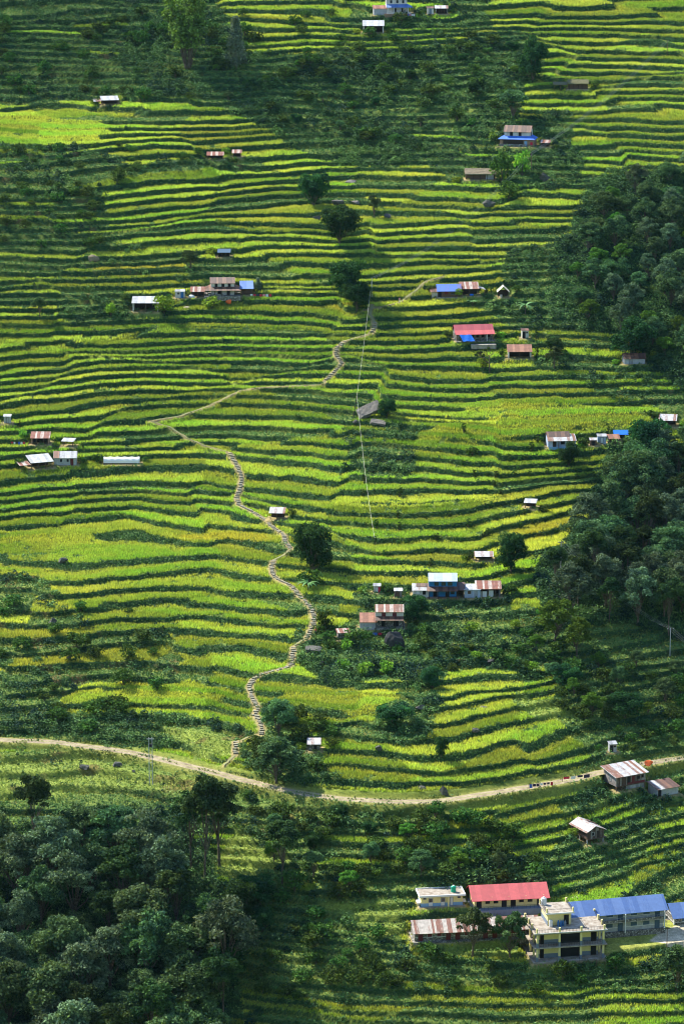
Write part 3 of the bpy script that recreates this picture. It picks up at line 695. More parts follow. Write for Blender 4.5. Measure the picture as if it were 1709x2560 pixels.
tree(277,790,'limebush',34,30,'bright_shrub','pale lime bush left of the white open shed','shrub')
tree(645,728,'conifer',34,22,'small_tree','small pointed dark tree right of the blue annex roof')
tree(1146,742,'limebush',22,20,'bright_shrub','round lime bush in front of the blue tin roof house','shrub')
tree(1420,1165,'round',50,50,'small_tree','dark large-leaved tree below the tin house at the right')
tree(1180,1140,'bush',24,34,'round_shrub','dark shrub cluster on the terrace near the right-hand fields','shrub')
tree(945,1475,'limebush',26,34,'bright_shrub','lime-green bush draped over the little red hut','shrub')
tree(775,1470,'bush',44,60,'palm_shrub','dark spiky shrub under the spreading tree by the stairs','shrub')
tree(1270,495,'bush',40,60,'dark_shrub','dark rounded shrub right of the thatched barn','shrub')
tree(1590,1560-280,'wood',150,120,'broadleaf_tree','large grey-green tree in front of the tin house row at the right')
tree(425,2560+20,'bright',78,110,'bright_tree','yellow-green crown at the very bottom of the left wood')
# the woods: every tree its own object
def wood_fill(P, cell, names, seed, hsc=1.0, lim=90, avoid=.6):
    r = np.random.default_rng(seed); P = np.array([atb(a*1.09, b*1.09) for a, b in P]); out = []
    lo, hi = P.min(0), P.max(0); pts = []
    for _ in range(9000):
        x = lo[0]+(hi[0]-lo[0])*r.random(); y = lo[1]+(hi[1]-lo[1])*r.random()
        if not inpoly(P, np.array([x]), np.array([y]))[0]: continue
        if all((x-a)**2+(y-b)**2 > cell*cell for a, b in pts): pts.append((x, y))
        if len(pts) >= lim: break
    for x, y in pts:
        z = terr(np.array([x]), np.array([y]))[0][0]; k, nm, lb, gr = names[r.integers(len(names))]
        bh, br = BASEH[k]; s = (.75+.5*r.random())*hsc
        if not inview(x, y, z, 120, 200): continue
        tree_at(x, y, z, k, bh*s*(.9+.25*r.random()), br*2*s, nm, lb, 'tree', gr)
    print('wood', len(pts))
A_ = 'dark grey-green broadleaf tree crowded in the wood at the bottom left'
wood_fill([(-60,1985),(60,1960),(170,1950),(290,1985),(380,2060),(430,2150),(520,2200),(520,2300),(500,2480),(-60,2480)], 7.2, [('wood','broadleaf_tree',A_,'trees of the bottom left wood')]*3+[('woodw','broadleaf_tree',A_,'trees of the bottom left wood')]+[('woodp','broadleaf_tree',A_,'trees of the bottom left wood')]*2+[('tall','broadleaf_tree',A_,'trees of the bottom left wood')], 3, 1.28, 130)
B_ = 'dark broadleaf tree in the dense wood on the upper right edge'
wood_fill([(1300,660),(1340,590),(1410,440),(1640,380),(1640,900),(1500,800),(1400,765),(1290,710)], 7.5, [('woodw','broadleaf_tree',B_,'trees of the upper right wood'),('wood','broadleaf_tree',B_,'trees of the upper right wood'),('woodp','broadleaf_tree',B_,'trees of the upper right wood'),('bright','broadleaf_tree',B_,'trees of the upper right wood')], 4, .85, 80)
C__ = 'dark broadleaf tree in the big shaded wood on the lower right edge'
wood_fill([(1420,1120),(1500,1070),(1640,1080),(1640,1440),(1500,1460),(1370,1440),(1290,1430),(1270,1340),(1320,1290),(1380,1220)], 7.0, [('wood','broadleaf_tree',C__,'trees of the lower right wood'),('woodw','broadleaf_tree',C__,'trees of the lower right wood'),('woodp','broadleaf_tree',C__,'trees of the lower right wood'),('tall','broadleaf_tree',C__,'trees of the lower right wood')], 5, 1.05, 80)
D_ = 'small leafy tree in the scrub belt across the top of the slope'
wood_fill([(480,150),(800,130),(960,130),(1180,100),(1180,260),(1060,300),(900,320),(640,280),(500,230)], 15, [('bright','small_tree',D_,'small trees of the top scrub belt'),('round','small_tree',D_,'small trees of the top scrub belt'),('wood','small_tree',D_,'small trees of the top scrub belt')], 6, .42, 30)
E_ = 'leafy tree on the bushy bank between the road and the school'
wood_fill([(560,1890),(760,1870),(960,1880),(940,1990),(1200,1990),(1230,2040),(960,2050),(700,2040),(560,2060)], 9, [('wood','bank_tree',E_,'trees on the bank below the road'),('round','bank_tree',E_,'trees on the bank below the road'),('bright','bank_tree',E_,'trees on the bank below the road')], 8, .5, 34)
F_ = 'small tree in the scrub on the right slope between wood and road'
wood_fill([(1200,1400),(1340,1460),(1560,1540),(1560,1640),(1340,1640),(1230,1520)], 10, [('wood','slope_tree',F_,'trees of the right scrub slope'),('bright','slope_tree',F_,'trees of the right scrub slope')], 9, .5, 22)
# single shrubs
def shrubs(P, n, seed, label, group, keys=('bush',), s0=.7, s1=1.6, name='leafy_shrub', lips=False):
    r = np.random.default_rng(seed); P = np.array([atb(a*1.09, b*1.09) for a, b in P]); lo, hi = P.min(0), P.max(0); k = 0; t = 0
    X = lo[0]+(hi[0]-lo[0])*r.random(n*60); Y = lo[1]+(hi[1]-lo[1])*r.random(n*60); T = terr(X, Y)
    ok = inpoly(P, X, Y) & (T[4] > .9) & (T[5] > 5) & inview(X, Y, T[0], 0, 0)
    if lips: ok &= (np.abs(T[1]-(1-T[2])+.03) < .07)
    for i in np.nonzero(ok)[0]:
        if k >= n: break
        if any((X[i]-a)**2+(Y[i]-b)**2 < (q*.8+.5)**2 for a, b, q in TREES): continue
        s = s0+(s1-s0)*r.random(); kk = keys[r.integers(len(keys))]; bh, br = BASEH[kk]
        tree_at(X[i], Y[i], T[0][i], kk, bh*s*(.85+.3*r.random()), br*2*s, name, label, 'shrub', group); k += 1
shrubs([(0,60),(480,10),(1180,80),(1160,300),(900,340),(480,235),(0,230)], 110, 21, 'dark rounded shrub in the scrub belt below the topmost terraces', 'shrubs of the top scrub belt', ('bush',), 1.0, 1.9)
shrubs([(0,345),(220,335),(460,350),(240,430),(230,560),(0,600)], 44, 22, 'dark shrub on the narrow shaded terraces at the left edge, upper half', 'shrubs of the left terraces', ('bush',), .8, 1.5)
shrubs([(820,1000),(1330,1000),(1320,1210),(900,1330),(820,1310)], 56, 23, 'slim leafy climber clump on a terrace edge among the right-hand rice fields', 'climber clumps on the terrace edges', ('post',), .8, 1.3, 'climber_clump', True)
shrubs([(0,1380),(330,1400),(400,1560),(200,1690),(0,1690)], 26, 24, 'green shrub on the scrubby slope above the left end of the road', 'shrubs of the lower left slope', ('bush',), .8, 1.7)
shrubs([(560,1640),(760,1640),(780,1810),(600,1800)], 10, 25, 'dark shrub in the gully beside the lowest stone stairs', 'shrubs beside the lower stairs', ('bush',), 1.0, 1.8)
shrubs([(720,1440),(1230,1440),(1230,1560),(900,1560),(700,1530)], 30, 26, 'green shrub on the overgrown slope below the two old houses', 'shrubs below the old houses', ('bush','bush','limebush'), .8, 1.5)
shrubs([(560,1820),(1000,1850),(1240,1950),(1250,2060),(640,2080)], 40, 27, 'dark shrub on the steep bank below the middle of the road', 'shrubs below the road', ('bush',), 1.0, 1.9)
shrubs([(1200,1450),(1568,1560),(1568,1720),(1330,1720)], 30, 28, 'green shrub on the shaded scrub slope at the right under the wood', 'shrubs of the right scrub slope', ('bush',), .8, 1.7)
shrubs([(560,2090),(940,2100),(1180,2230),(1568,2210),(1568,2300),(560,2300)], 34, 29, 'dark leafy shrub on the slope below the school', 'shrubs below the school', ('bush',), .9, 1.7)

r_ = np.random.default_rng(77)
for key, s_ in SITES.items():
    if 'school' in key or key in ('blue_end', 'toilet_block', 'metal_shed', 'lean_to', 'blue_wing', 'rusty_wing'): continue
    for side in (-1, 1):
        for _ in range(1 if s_['W'] < 4 else 2):
            if r_.random() < .25: continue
            lx = side*(s_['W']/2+1.6+1.6*r_.random()); ly = s_['D']*(.1+1.0*r_.random()); c, q = math.cos(s_['yaw']), math.sin(s_['yaw']); X_, Y_, _z = s_['loc']
            x, y = X_+lx*c-ly*q, Y_+lx*q+ly*c; T = terr(np.array([x]), np.array([y]))
            if T[4][0] < .9 or T[5][0] < 5: continue
            k = ('bush', 'limebush', 'bush', 'post')[r_.integers(4)]; sc_ = .6+.5*r_.random(); bh, br = BASEH[k]
            tree_at(x, y, T[0][0], k, bh*sc_*(1 if k != 'post' else 1.2), br*2*sc_, 'garden_bush', 'garden bush close beside one of the hillside houses or sheds', 'shrub', 'garden bushes beside the houses')
# ---------------------------------------------------------------- buildings
def corr(name, A, B, frac, pw, rough=.55, grime=.35, axis=0, spec=.3):
    def f(t, b):
        co = objco(t); sx = N(t, 'ShaderNodeSeparateXYZ'); t.links.new(co, sx.inputs[0])
        dv = N(t, 'ShaderNodeMath', operation='DIVIDE'); dv.inputs[1].default_value = pw; t.links.new(sx.outputs[axis], dv.inputs[0])
        fl = N(t, 'ShaderNodeMath', operation='FLOOR'); t.links.new(dv.outputs[0], fl.inputs[0])
        cb = N(t, 'ShaderNodeCombineXYZ'); t.links.new(fl.outputs[0], cb.inputs[0])
        wn = N(t, 'ShaderNodeTexWhiteNoise', noise_dimensions='3D'); t.links.new(cb.outputs[0], wn.inputs[0])
        n = noise(t, .9, co, 5, .75)
        mp = N(t, 'ShaderNodeMapping'); mp.inputs['Scale'].default_value = (7, .8, .8) if axis == 0 else (.8, 7, .8); t.links.new(co, mp.inputs[0])
        st = noise(t, 1.0, mp.outputs[0], 4, .7)
        ad = N(t, 'ShaderNodeMath', operation='ADD'); t.links.new(wn.outputs['Value'], ad.inputs[0]); t.links.new(st, ad.inputs[1])
        r = ramp(t, ad.outputs[0], [(max(0, (frac+.5)/2-.05), (0,0,0)), (min(1, (frac+.5)/2+.05), (1,1,1))])
        # the ramp runs over 0..1, the sum over 0..2
        hf = N(t, 'ShaderNodeMath', operation='MULTIPLY'); hf.inputs[1].default_value = .5; t.links.new(ad.outputs[0], hf.inputs[0]); t.links.new(hf.outputs[0], r.inputs[0])
        c = mixc(t, r.outputs[0], A, B)
        g = ramp(t, n, [(.35, (1-grime,)*3), (.65, (1.0+grime*.2,)*3)]); c = mixc(t, 1.0, c, g.outputs[0], 'MULTIPLY')
        t.links.new(c, b.inputs['Base Color'])
        wv = N(t, 'ShaderNodeTexWave', wave_type='BANDS', bands_direction='X' if axis == 0 else 'Y'); wv.inputs['Scale'].default_value = 3.4; t.links.new(co, wv.inputs[0])
        bp = N(t, 'ShaderNodeBump'); bp.inputs['Strength'].default_value = .5; bp.inputs['Distance'].default_value = .05; t.links.new(wv.outputs[1], bp.inputs['Height']); t.links.new(bp.outputs[0], b.inputs['Normal'])
    return mat(name, rough=rough, nodes=f, spec=spec)
def dirty(name, A, amt=.35, scale=1.2, rough=.85, B=None):
    B = B or tuple(v*.45 for v in A)
    def f(t, b):
        co = objco(t); n = noise(t, scale, co, 5, .7); r = ramp(t, n, [(.35, (1,1,1)), (.68, (0,0,0))])
        m = N(t, 'ShaderNodeMath', operation='MULTIPLY'); m.inputs[1].default_value = amt; t.links.new(r.outputs[0], m.inputs[0])
        t.links.new(mixc(t, m.outputs[0], A, B), b.inputs['Base Color'])
    return mat(name, rough=rough, nodes=f)
def m_stone(t, b):
    co = objco(t); v = N(t, 'ShaderNodeTexVoronoi'); v.inputs['Scale'].default_value = 2.6; t.links.new(co, v.inputs['Vector'])
    sx = N(t, 'ShaderNodeSeparateColor'); t.links.new(v.outputs['Color'], sx.inputs[0])
    r = ramp(t, sx.outputs[0], [(.1, (.16,.15,.13)), (.5, (.28,.26,.23)), (.9, (.42,.40,.36))])
    e = ramp(t, v.outputs['Distance'], [(.25, (1,1,1)), (.55, (.45,.45,.45))]); t.links.new(mixc(t, 1., r.outputs[0], e.outputs[0], 'MULTIPLY'), b.inputs['Base Color'])
mat('stone', rough=.9, nodes=m_stone)
corr('rust', (.085,.038,.027), (.19,.09,.055), .5, .6); corr('rust_white', (.22,.07,.04), (.50,.44,.38), .55, .5, grime=.45)
corr('white_rust', (.22,.09,.05), (.46,.46,.46), .26, .8, grime=.4); corr('white_tin', (.34,.35,.36), (.50,.51,.53), .35, .8, grime=.4)
corr('blue_tin', (.06,.14,.36), (.10,.19,.42), .4, 1.2, grime=.15); corr('bright_blue_tin', (.03,.14,.55), (.04,.17,.62), .4, 1.2, grime=.12)
corr('pale_blue_tin', (.35,.42,.55), (.45,.52,.62), .4, 1.2, grime=.15)
corr('red_tin', (.42,.045,.055), (.50,.06,.07), .4, 1.1, grime=.2); corr('deep_red_tin', (.36,.035,.06), (.42,.05,.07), .4, 1.1, grime=.1)
corr('red_blue_patch', (.20,.07,.04), (.03,.14,.55), .16, 1.3, grime=.1)
corr('grey_tin', (.22,.23,.24), (.40,.41,.42), .4, .8); corr('orange_rust', (.20,.075,.04), (.32,.14,.08), .5, .7)
corr('plank', (.10,.06,.045), (.28,.25,.23), .45, .45, rough=.9, grime=.5)
dirty('cream', (.76,.65,.30), .25); dirty('white_wall', (.60,.58,.52), .55, 1.0, B=(.26,.22,.17)); dirty('concrete', (.34,.32,.28), .8, .8, B=(.17,.15,.13)); dirty('pale_concrete', (.42,.38,.32), .9, .7, B=(.16,.12,.085))
dirty('blue_grey', (.17,.21,.27), .3); dirty('sky_blue', (.22,.38,.58), .3); dirty('blue_wall', (.03,.19,.42), .35); dirty('white_paint', (.70,.70,.68), .25)
dirty('grey_wall', (.42,.43,.43), .6); dirty('dark_wood', (.05,.035,.028), .5); dirty('brown_wood', (.14,.09,.06), .5); dirty('mud', (.30,.19,.12), .4)
dirty('thatch', (.26,.21,.14), .7, 3.0, B=(.10,.08,.05)); dirty('moss_thatch', (.15,.14,.07), .7, 3.0, B=(.07,.07,.03)); dirty('grey_stone', (.12,.115,.10), .9, 2.2, B=(.035,.04,.03)); dirty('dark_rock', (.045,.045,.045), .6, 1.5, B=(.015,.016,.016)); dirty('pale_rock', (.19,.17,.145), .8, 1.6, B=(.09,.085,.075))
dirty('dirt', (.42,.35,.25), .5, 1.0, B=(.25,.20,.12))
mat('dark_opening', (.012,.012,.014), .8); mat('glass_dark', (.02,.03,.04), .15, spec=.5); mat('maroon', (.12,.02,.025), .6); mat('blue_door', (.03,.13,.32), .5); mat('white_trim', (.62,.62,.6), .6)
mat('blue_slate', (.06,.10,.15), .5); mat('tarp_blue', (.02,.14,.55), .45); mat('tarp_white', (.72,.72,.68), .6); mat('tarp_cream', (.62,.56,.42), .8); mat('green_tank', (.01,.30,.17), .4); mat('iron', (.03,.03,.035), .6)
mat('red_cloth', (.50,.03,.06), .9); mat('orange_cloth', (.75,.14,.04), .9); mat('pink_cloth', (.62,.25,.30), .9); mat('white_cloth', (.65,.65,.65), .9); mat('blue_cloth', (.05,.12,.45), .9); mat('dark_cloth', (.04,.03,.06), .9); mat('yellow_cloth', (.6,.4,.08), .9)

class MB:
    def __init__(s): s.v = []; s.f = []
    def quad(s, *p): n = len(s.v); s.v += [tuple(q) for q in p]; s.f.append(tuple(range(n, n+len(p))))
    def box(s, x0, x1, y0, y1, z0, z1):
        n = len(s.v); s.v += [(x, y, z) for z in (z0, z1) for x, y in ((x0,y0),(x1,y0),(x1,y1),(x0,y1))]
        s.f += [tuple(n+i for i in q) for q in ((3,2,1,0),(4,5,6,7),(0,1,5,4),(1,2,6,5),(2,3,7,6),(3,0,4,7))]; return s
    def prism(s, pts, off):
        """closed solid: polygon pts (3D) pushed along off"""
        n = len(s.v); k = len(pts); s.v += [tuple(p) for p in pts]+[tuple(np.add(p, off)) for p in pts]
        s.f += [tuple(range(n+k-1, n-1, -1)), tuple(range(n+k, n+2*k))]+[(n+i, n+(i+1) % k, n+k+(i+1) % k, n+k+i) for i in range(k)]; return s
    def tube(s, pts, r, n=6):
        V, F = tubes([[(*p[:3], p[3] if len(p) > 3 else r) for p in pts]], n); k = len(s.v); s.v += [tuple(v) for v in V]; s.f += [tuple(int(i)+k for i in f) for f in F]
        m = len(pts); s.f += [tuple(k+i for i in range(n))[::-1], tuple(k+(m-1)*n+i for i in range(n))]; return s
    def lathe(s, prof, x=0, y=0, n=14):
        k = len(s.v)
        for r, z in prof: s.v += [(x+r*math.cos(6.2832*i/n), y+r*math.sin(6.2832*i/n), z) for i in range(n)]
        for j in range(len(prof)-1): s.f += [(k+j*n+i, k+j*n+(i+1) % n, k+(j+1)*n+(i+1) % n, k+(j+1)*n+i) for i in range(n)]
        s.f += [tuple(k+i for i in range(n))[::-1], tuple(k+(len(prof)-1)*n+i for i in range(n))]; return s
    def build(s, name, m, parent=None, bevel=0):
        me = bpy.data.meshes.new(name); me.from_pydata(s.v, [], s.f); me.update(); me.materials.append(MAT[m] if isinstance(m, str) else m)
        import bmesh
        b = bmesh.new(); b.from_mesh(me); bmesh.ops.recalc_face_normals(b, faces=b.faces); b.to_mesh(me); b.free()
        return link(name, me, parent)
def thing(name, loc, label, cat, yaw=0, group=None):
    o = bpy.data.objects.new(name, None); col.objects.link(o); o.location = loc; o.rotation_euler = (0, 0, yaw); o.empty_display_size = .5
    return tag(o, label, cat, group)
class Bd:
    def __init__(s, key, name, label, cat='house', group=None):
        q = SITES[key]; s.q = q; s.W = q['W']; s.D = q['D']; s.s = q['s']; s.root = thing(name, q['loc'], label, cat, q['yaw'], group)
        s.hw = s.W/2
    def box(s, part, m, x0, x1, y0, y1, z0, z1, parent=None): return MB().box(x0, x1, y0, y1, z0, z1).build(part, m, parent or s.root)
    def wall(s, m, h, rise=0, axis='x', x0=None, x1=None, y0=0, y1=None, z0=-.6, part='wall', ridge=.5):
        x0 = -s.hw if x0 is None else x0; x1 = s.hw if x1 is None else x1; y1 = s.D if y1 is None else y1
        b = MB()
        if rise == 0: b.box(x0, x1, y0, y1, z0, h)
        elif axis == 'x':
            ym = y0+(y1-y0)*ridge; b.prism([(x0,y0,z0),(x0,y1,z0),(x0,y1,h),(x0,ym,h+rise),(x0,y0,h)], (x1-x0, 0, 0))
        else:
            xm = x0+(x1-x0)*ridge; b.prism([(x0,y0,z0),(x1,y0,z0),(x1,y0,h),(xm,y0,h+rise),(x0,y0,h)], (0, y1-y0, 0))
        return b.build(part, m, s.root)
    def roof(s, m, h, rise, axis='x', x0=None, x1=None, y0=0, y1=None, ov=.45, ovs=.4, t=.07, part='roof', sag=0, ridge=.5):
        x0 = -s.hw if x0 is None else x0; x1 = s.hw if x1 is None else x1; y1 = s.D if y1 is None else y1; b = MB(); g = .06
        if axis == 'x':
            ym = y0+(y1-y0)*ridge; k = rise/(ym-y0); k2 = rise/(y1-ym)
            yf, yb = y0-ov, y1+ov; zf, zb = h-k*ov+g, h-k2*ov+g; zt = h+rise+g
            b.prism([(x0-ovs,yf,zf),(x0-ovs,ym,zt),(x0-ovs,yb,zb),(x0-ovs,yb,zb+t),(x0-ovs,ym,zt+t*1.1),(x0-ovs,yf,zf+t)], (x1-x0+2*ovs, 0, 0))
        else:
            xm = x0+(x1-x0)*ridge; k = rise/(xm-x0); k2 = rise/(x1-xm)
            b.prism([(x0-ovs,y0-ov,h-k*ovs+g),(xm,y0-ov,h+rise+g),(x1+ovs,y0-ov,h-k2*ovs+g),(x1+ovs,y0-ov,h-k2*ovs+g+t),(xm,y0-ov,h+rise+g+t*1.1),(x0-ovs,y0-ov,h-k*ovs+g+t)], (0, y1-y0+2*ov, 0))
        return b.build(part, m, s.root)
    def mono(s, m, zf, zb, x0=None, x1=None, y0=0, y1=None, ov=.4, ovs=.3, t=.06, part='roof', parent=None):
        x0 = -s.hw if x0 is None else x0; x1 = s.hw if x1 is None else x1; y1 = s.D if y1 is None else y1
        k = (zb-zf)/(y1-y0); a = zf-k*ov+.05; c = zb+k*ov+.05
        return MB().prism([(x0-ovs,y0-ov,a),(x0-ovs,y1+ov,c),(x0-ovs,y1+ov,c+t),(x0-ovs,y0-ov,a+t)], (x1-x0+2*ovs, 0, 0)).build(part, m, parent or s.root)
    def wedge(s, m, zf, zb, x0=None, x1=None, y0=0, y1=None, z0=-.5, part='wall'):
        x0 = -s.hw if x0 is None else x0; x1 = s.hw if x1 is None else x1; y1 = s.D if y1 is None else y1
        return MB().prism([(x0,y0,z0),(x0,y1,z0),(x0,y1,zb),(x0,y0,zf)], (x1-x0, 0, 0)).build(part, m, s.root)
    def skirt(s, m, x0, x1, y0, y1, zi, zo, e, sides='fls', t=.06):
        """sloping lean-to roof wrapped round the front, left and/or right of a block"""
        b = MB(); L = e if 'l' in sides else 0.0; Rr = e if 'r' in sides else 0.0
        b.prism([(x0,y0,zi),(x1,y0,zi),(x1+Rr,y0-e,zo),(x0-L,y0-e,zo)], (0, 0, t))
        if 'l' in sides: b.prism([(x0,y0+.004,zi),(x0-L,y0-e+.004,zo),(x0-L,y1,zo),(x0,y1,zi)], (0, 0, t))
        if 'r' in sides: b.prism([(x1,y0+.004,zi),(x1,y1,zi),(x1+Rr,y1,zo),(x1+Rr,y0-e+.004,zo)], (0, 0, t))
        return b.build('porch_roof', m, s.root)
    def _face(s, face, u, y):
        return {'f': lambda a, o: (u+a, y-o), 'l': lambda a, o: (y-o, u+a), 'r': lambda a, o: (y+o, u+a)}[face]
    def panel(s, part, m, face, y, u0, u1, z0, z1, o0, o1, parent=None):
        b = MB()
        if face == 'f': b.box(u0, u1, y-o1, y-o0, z0, z1)
        elif face == 'l': b.box(y-o1, y-o0, u0, u1, z0, z1)
        else: b.box(y+o0, y+o1, u0, u1, z0, z1)
        return b.build(part, m, parent or s.root)
    def ring(s, part, m, face, y, u0, u1, z0, z1, w_, o1):
        b = MB()
        for a in ((u0-w_, u0, z0-w_, z1+w_), (u1, u1+w_, z0-w_, z1+w_), (u0, u1, z1, z1+w_), (u0, u1, z0-w_, z0)):
            if face == 'f': b.box(a[0], a[1], y-o1, y+.02, a[2], a[3])
            elif face == 'l': b.box(y-o1, y+.02, a[0], a[1], a[2], a[3])
            else: b.box(y-.02, y+o1, a[0], a[1], a[2], a[3])
        return b.build(part, m, s.root)
    def window(s, u, z, w_, h, face='f', y=0, frame='white_trim', pane='glass_dark', mull=False):
        r = s.ring('window', frame, face, y, u-w_/2, u+w_/2, z, z+h, .07, .06)
        s.panel('pane', pane, face, y, u-w_/2, u+w_/2, z, z+h, .0, .025, r)
        return r
    def door(s, u, w_=.9, h=2.0, face='f', y=0, m='dark_opening', frame='brown_wood', z=0):
        r = s.ring('door', frame, face, y, u-w_/2, u+w_/2, z+.06, z+h, .06, .07); s.panel('leaf', m, face, y, u-w_/2, u+w_/2, z+.06, z+h, .0, .035, r); return r
    def post(s, x, y, z0, z1, r=.09, m='brown_wood', part='post'): return s.box(part, m, x-r, x+r, y-r, y+r, z0, z1)
    def slab(s, m, e=.5, h=.25, part='plinth', x0=None, x1=None, y0=0, y1=None, down=1.2, ef=None):
        x0 = -s.hw if x0 is None else x0; x1 = s.hw if x1 is None else x1; y1 = s.D if y1 is None else y1; ef = e if ef is None else ef
        return s.box(part, m, x0-e, x1+e, y0-ef, y1+e*.5, -down, h)
def open_shed(key, name, label, roofm='white_tin', wallm='stone', h=2.2, rise=.7, mono=True, posts=3, cat='shed', side=True, kind='mono', back='dark_wood'):
    b = Bd(key, name, label, cat)
    if kind == 'mono': b.mono(roofm, h, h+rise)
    else: b.roof(roofm, h, rise)
    b.box('back_wall', back, -b.hw+.1, b.hw-.1, b.D-.25, b.D-.05, -.4, h+(rise-.1 if kind == 'mono' else -.1))
    if side:
        for x in (-b.hw, b.hw-.35): b.box('side_wall', wallm, x, x+.35, .1, b.D-.3, -.6, h-.12)
    for i in range(posts):
        x = -b.hw+.6+(b.W-1.2)*(i+.5)/posts if side else -b.hw+.12+(b.W-.24)*i/max(posts-1, 1)
        b.post(x, .12, -.5, h-.02)
    return b

# ---- the school
b = Bd('toilet_block', 'toilet_block', 'small flat-roofed cream and blue block with a green tank on top', 'toilet block')
b.slab('concrete', .5, .15); b.box('wall', 'cream', -b.hw, b.hw, 0, b.D, .9, 2.55); b.box('lower_wall', 'sky_blue', -b.hw-.02, b.hw+.02, -.02, b.D, .15, .9)
b.box('roof_slab', 'pale_concrete', -b.hw-.5, b.hw+.5, -.7, b.D+.5, 2.58, 2.8)
rim = MB(); a = (-b.hw-.55, b.hw+.55, -.75, b.D+.55)
for q in ((a[0],a[1],a[2],a[2]+.2),(a[0],a[1],a[3]-.2,a[3]),(a[0],a[0]+.2,a[2]+.2,a[3]-.2),(a[1]-.2,a[1],a[2]+.2,a[3]-.2)): rim.box(q[0],q[1],q[2],q[3],2.55,2.98)
rim.build('parapet', 'white_paint', b.root)
for u, w_ in ((-2.6,.9),(.2,.9),(2.2,.6)): b.door(u, w_, 1.95, m='white_trim', frame='blue_grey', z=.15)
b.panel('door_grille', 'glass_dark', 'f', 0, -3.0, -2.2, 1.1, 2.0, .035, .05); b.panel('door_grille', 'glass_dark', 'f', 0, -.2, .6, 1.1, 2.0, .035, .05)
for u in (-4.0, 3.9): b.window(u, 1.9, .6, .3, frame='blue_grey')
b.post(1.4, -.5, .1, 2.56, .16, 'cream', 'pillar'); b.box('side_basin', 'white_paint', -b.hw-.9, -b.hw-.05, .2, 2.0, .9, 1.15); b.box('side_basin', 'white_paint', b.hw+.05, b.hw+.8, .2, 2.0, .7, .95)
t = thing('water_tank', tuple(np.array(b.q['loc'])+np.array([2.9*math.cos(b.q['yaw'])-1.6*math.sin(b.q['yaw']), 2.9*math.sin(b.q['yaw'])+1.6*math.cos(b.q['yaw']), 2.8])), 'green plastic water tank on the flat roof of the cream and blue block', 'water tank')
tk = MB().lathe([(.58,0),(.60,.5),(.57,.55),(.60,1.0),(.58,1.3),(.3,1.5)]).build('tank', 'green_tank', t); MB().lathe([(.22,1.48),(.22,1.58),(.1,1.62)]).build('lid', 'white_paint', t)

b = Bd('red_school', 'red_roof_classroom', 'long cream classroom block under a bright red metal roof', 'school building')
b.slab('blue_grey', .5, .35, ef=1.9); b.wall('cream', 2.9, 1.7, z0=.3); b.roof('red_tin', 2.9, 1.7, ov=1.2, ovs=.75)
u = -b.hw+1.3
for i, (k, uu) in enumerate(zip('DWWDDWWD', (-7.2,-5.2,-3.3,-1.4,.7,2.6,4.6,6.8))):
    if k == 'D': b.door(uu, 1.05, 2.3, z=.35)
    else: b.window(uu, 1.35, .95, 1.25, frame='brown_wood', pane='dark_opening')
for uu in (-4.25,-.35,3.6,7.7): b.post(uu, -.12, .3, 2.95, .12, 'cream', 'pilaster')
rl = MB()
for i in range(18): rl.box(-b.hw+i*.97-.02, -b.hw+i*.97+.02, -1.82, -1.78, .35, 1.2)
rl.box(-b.hw, b.hw, -1.83, -1.77, 1.2, 1.25); rl.build('railing', 'iron', b.root)
b.box('end_wall_band', 'white_paint', -b.hw-.02, -b.hw, 0, b.D, .3, .55)

b = Bd('rusty_school', 'rusty_roof_classroom', 'long stone school block under a striped white and rusty tin roof', 'school building')
b.slab('stone', .5, .2, ef=1.0); b.wall('stone', 2.55, 1.5, z0=.1); b.roof('rust_white', 2.55, 1.5, ov=.85, ovs=.5)
for z in (1.05, 2.25): b.panel('white_band', 'white_trim', 'f', 0, -b.hw, b.hw, z, z+.1, .0, .03)
for i, uu in enumerate(np.linspace(-12.7, 12.6, 13)):
    if i % 4 in (0, 3): b.door(uu, 1.05, 2.05, m='maroon', z=.1)
    else: b.window(uu, 1.0, 1.05, 1.1, frame='white_trim', pane='maroon')

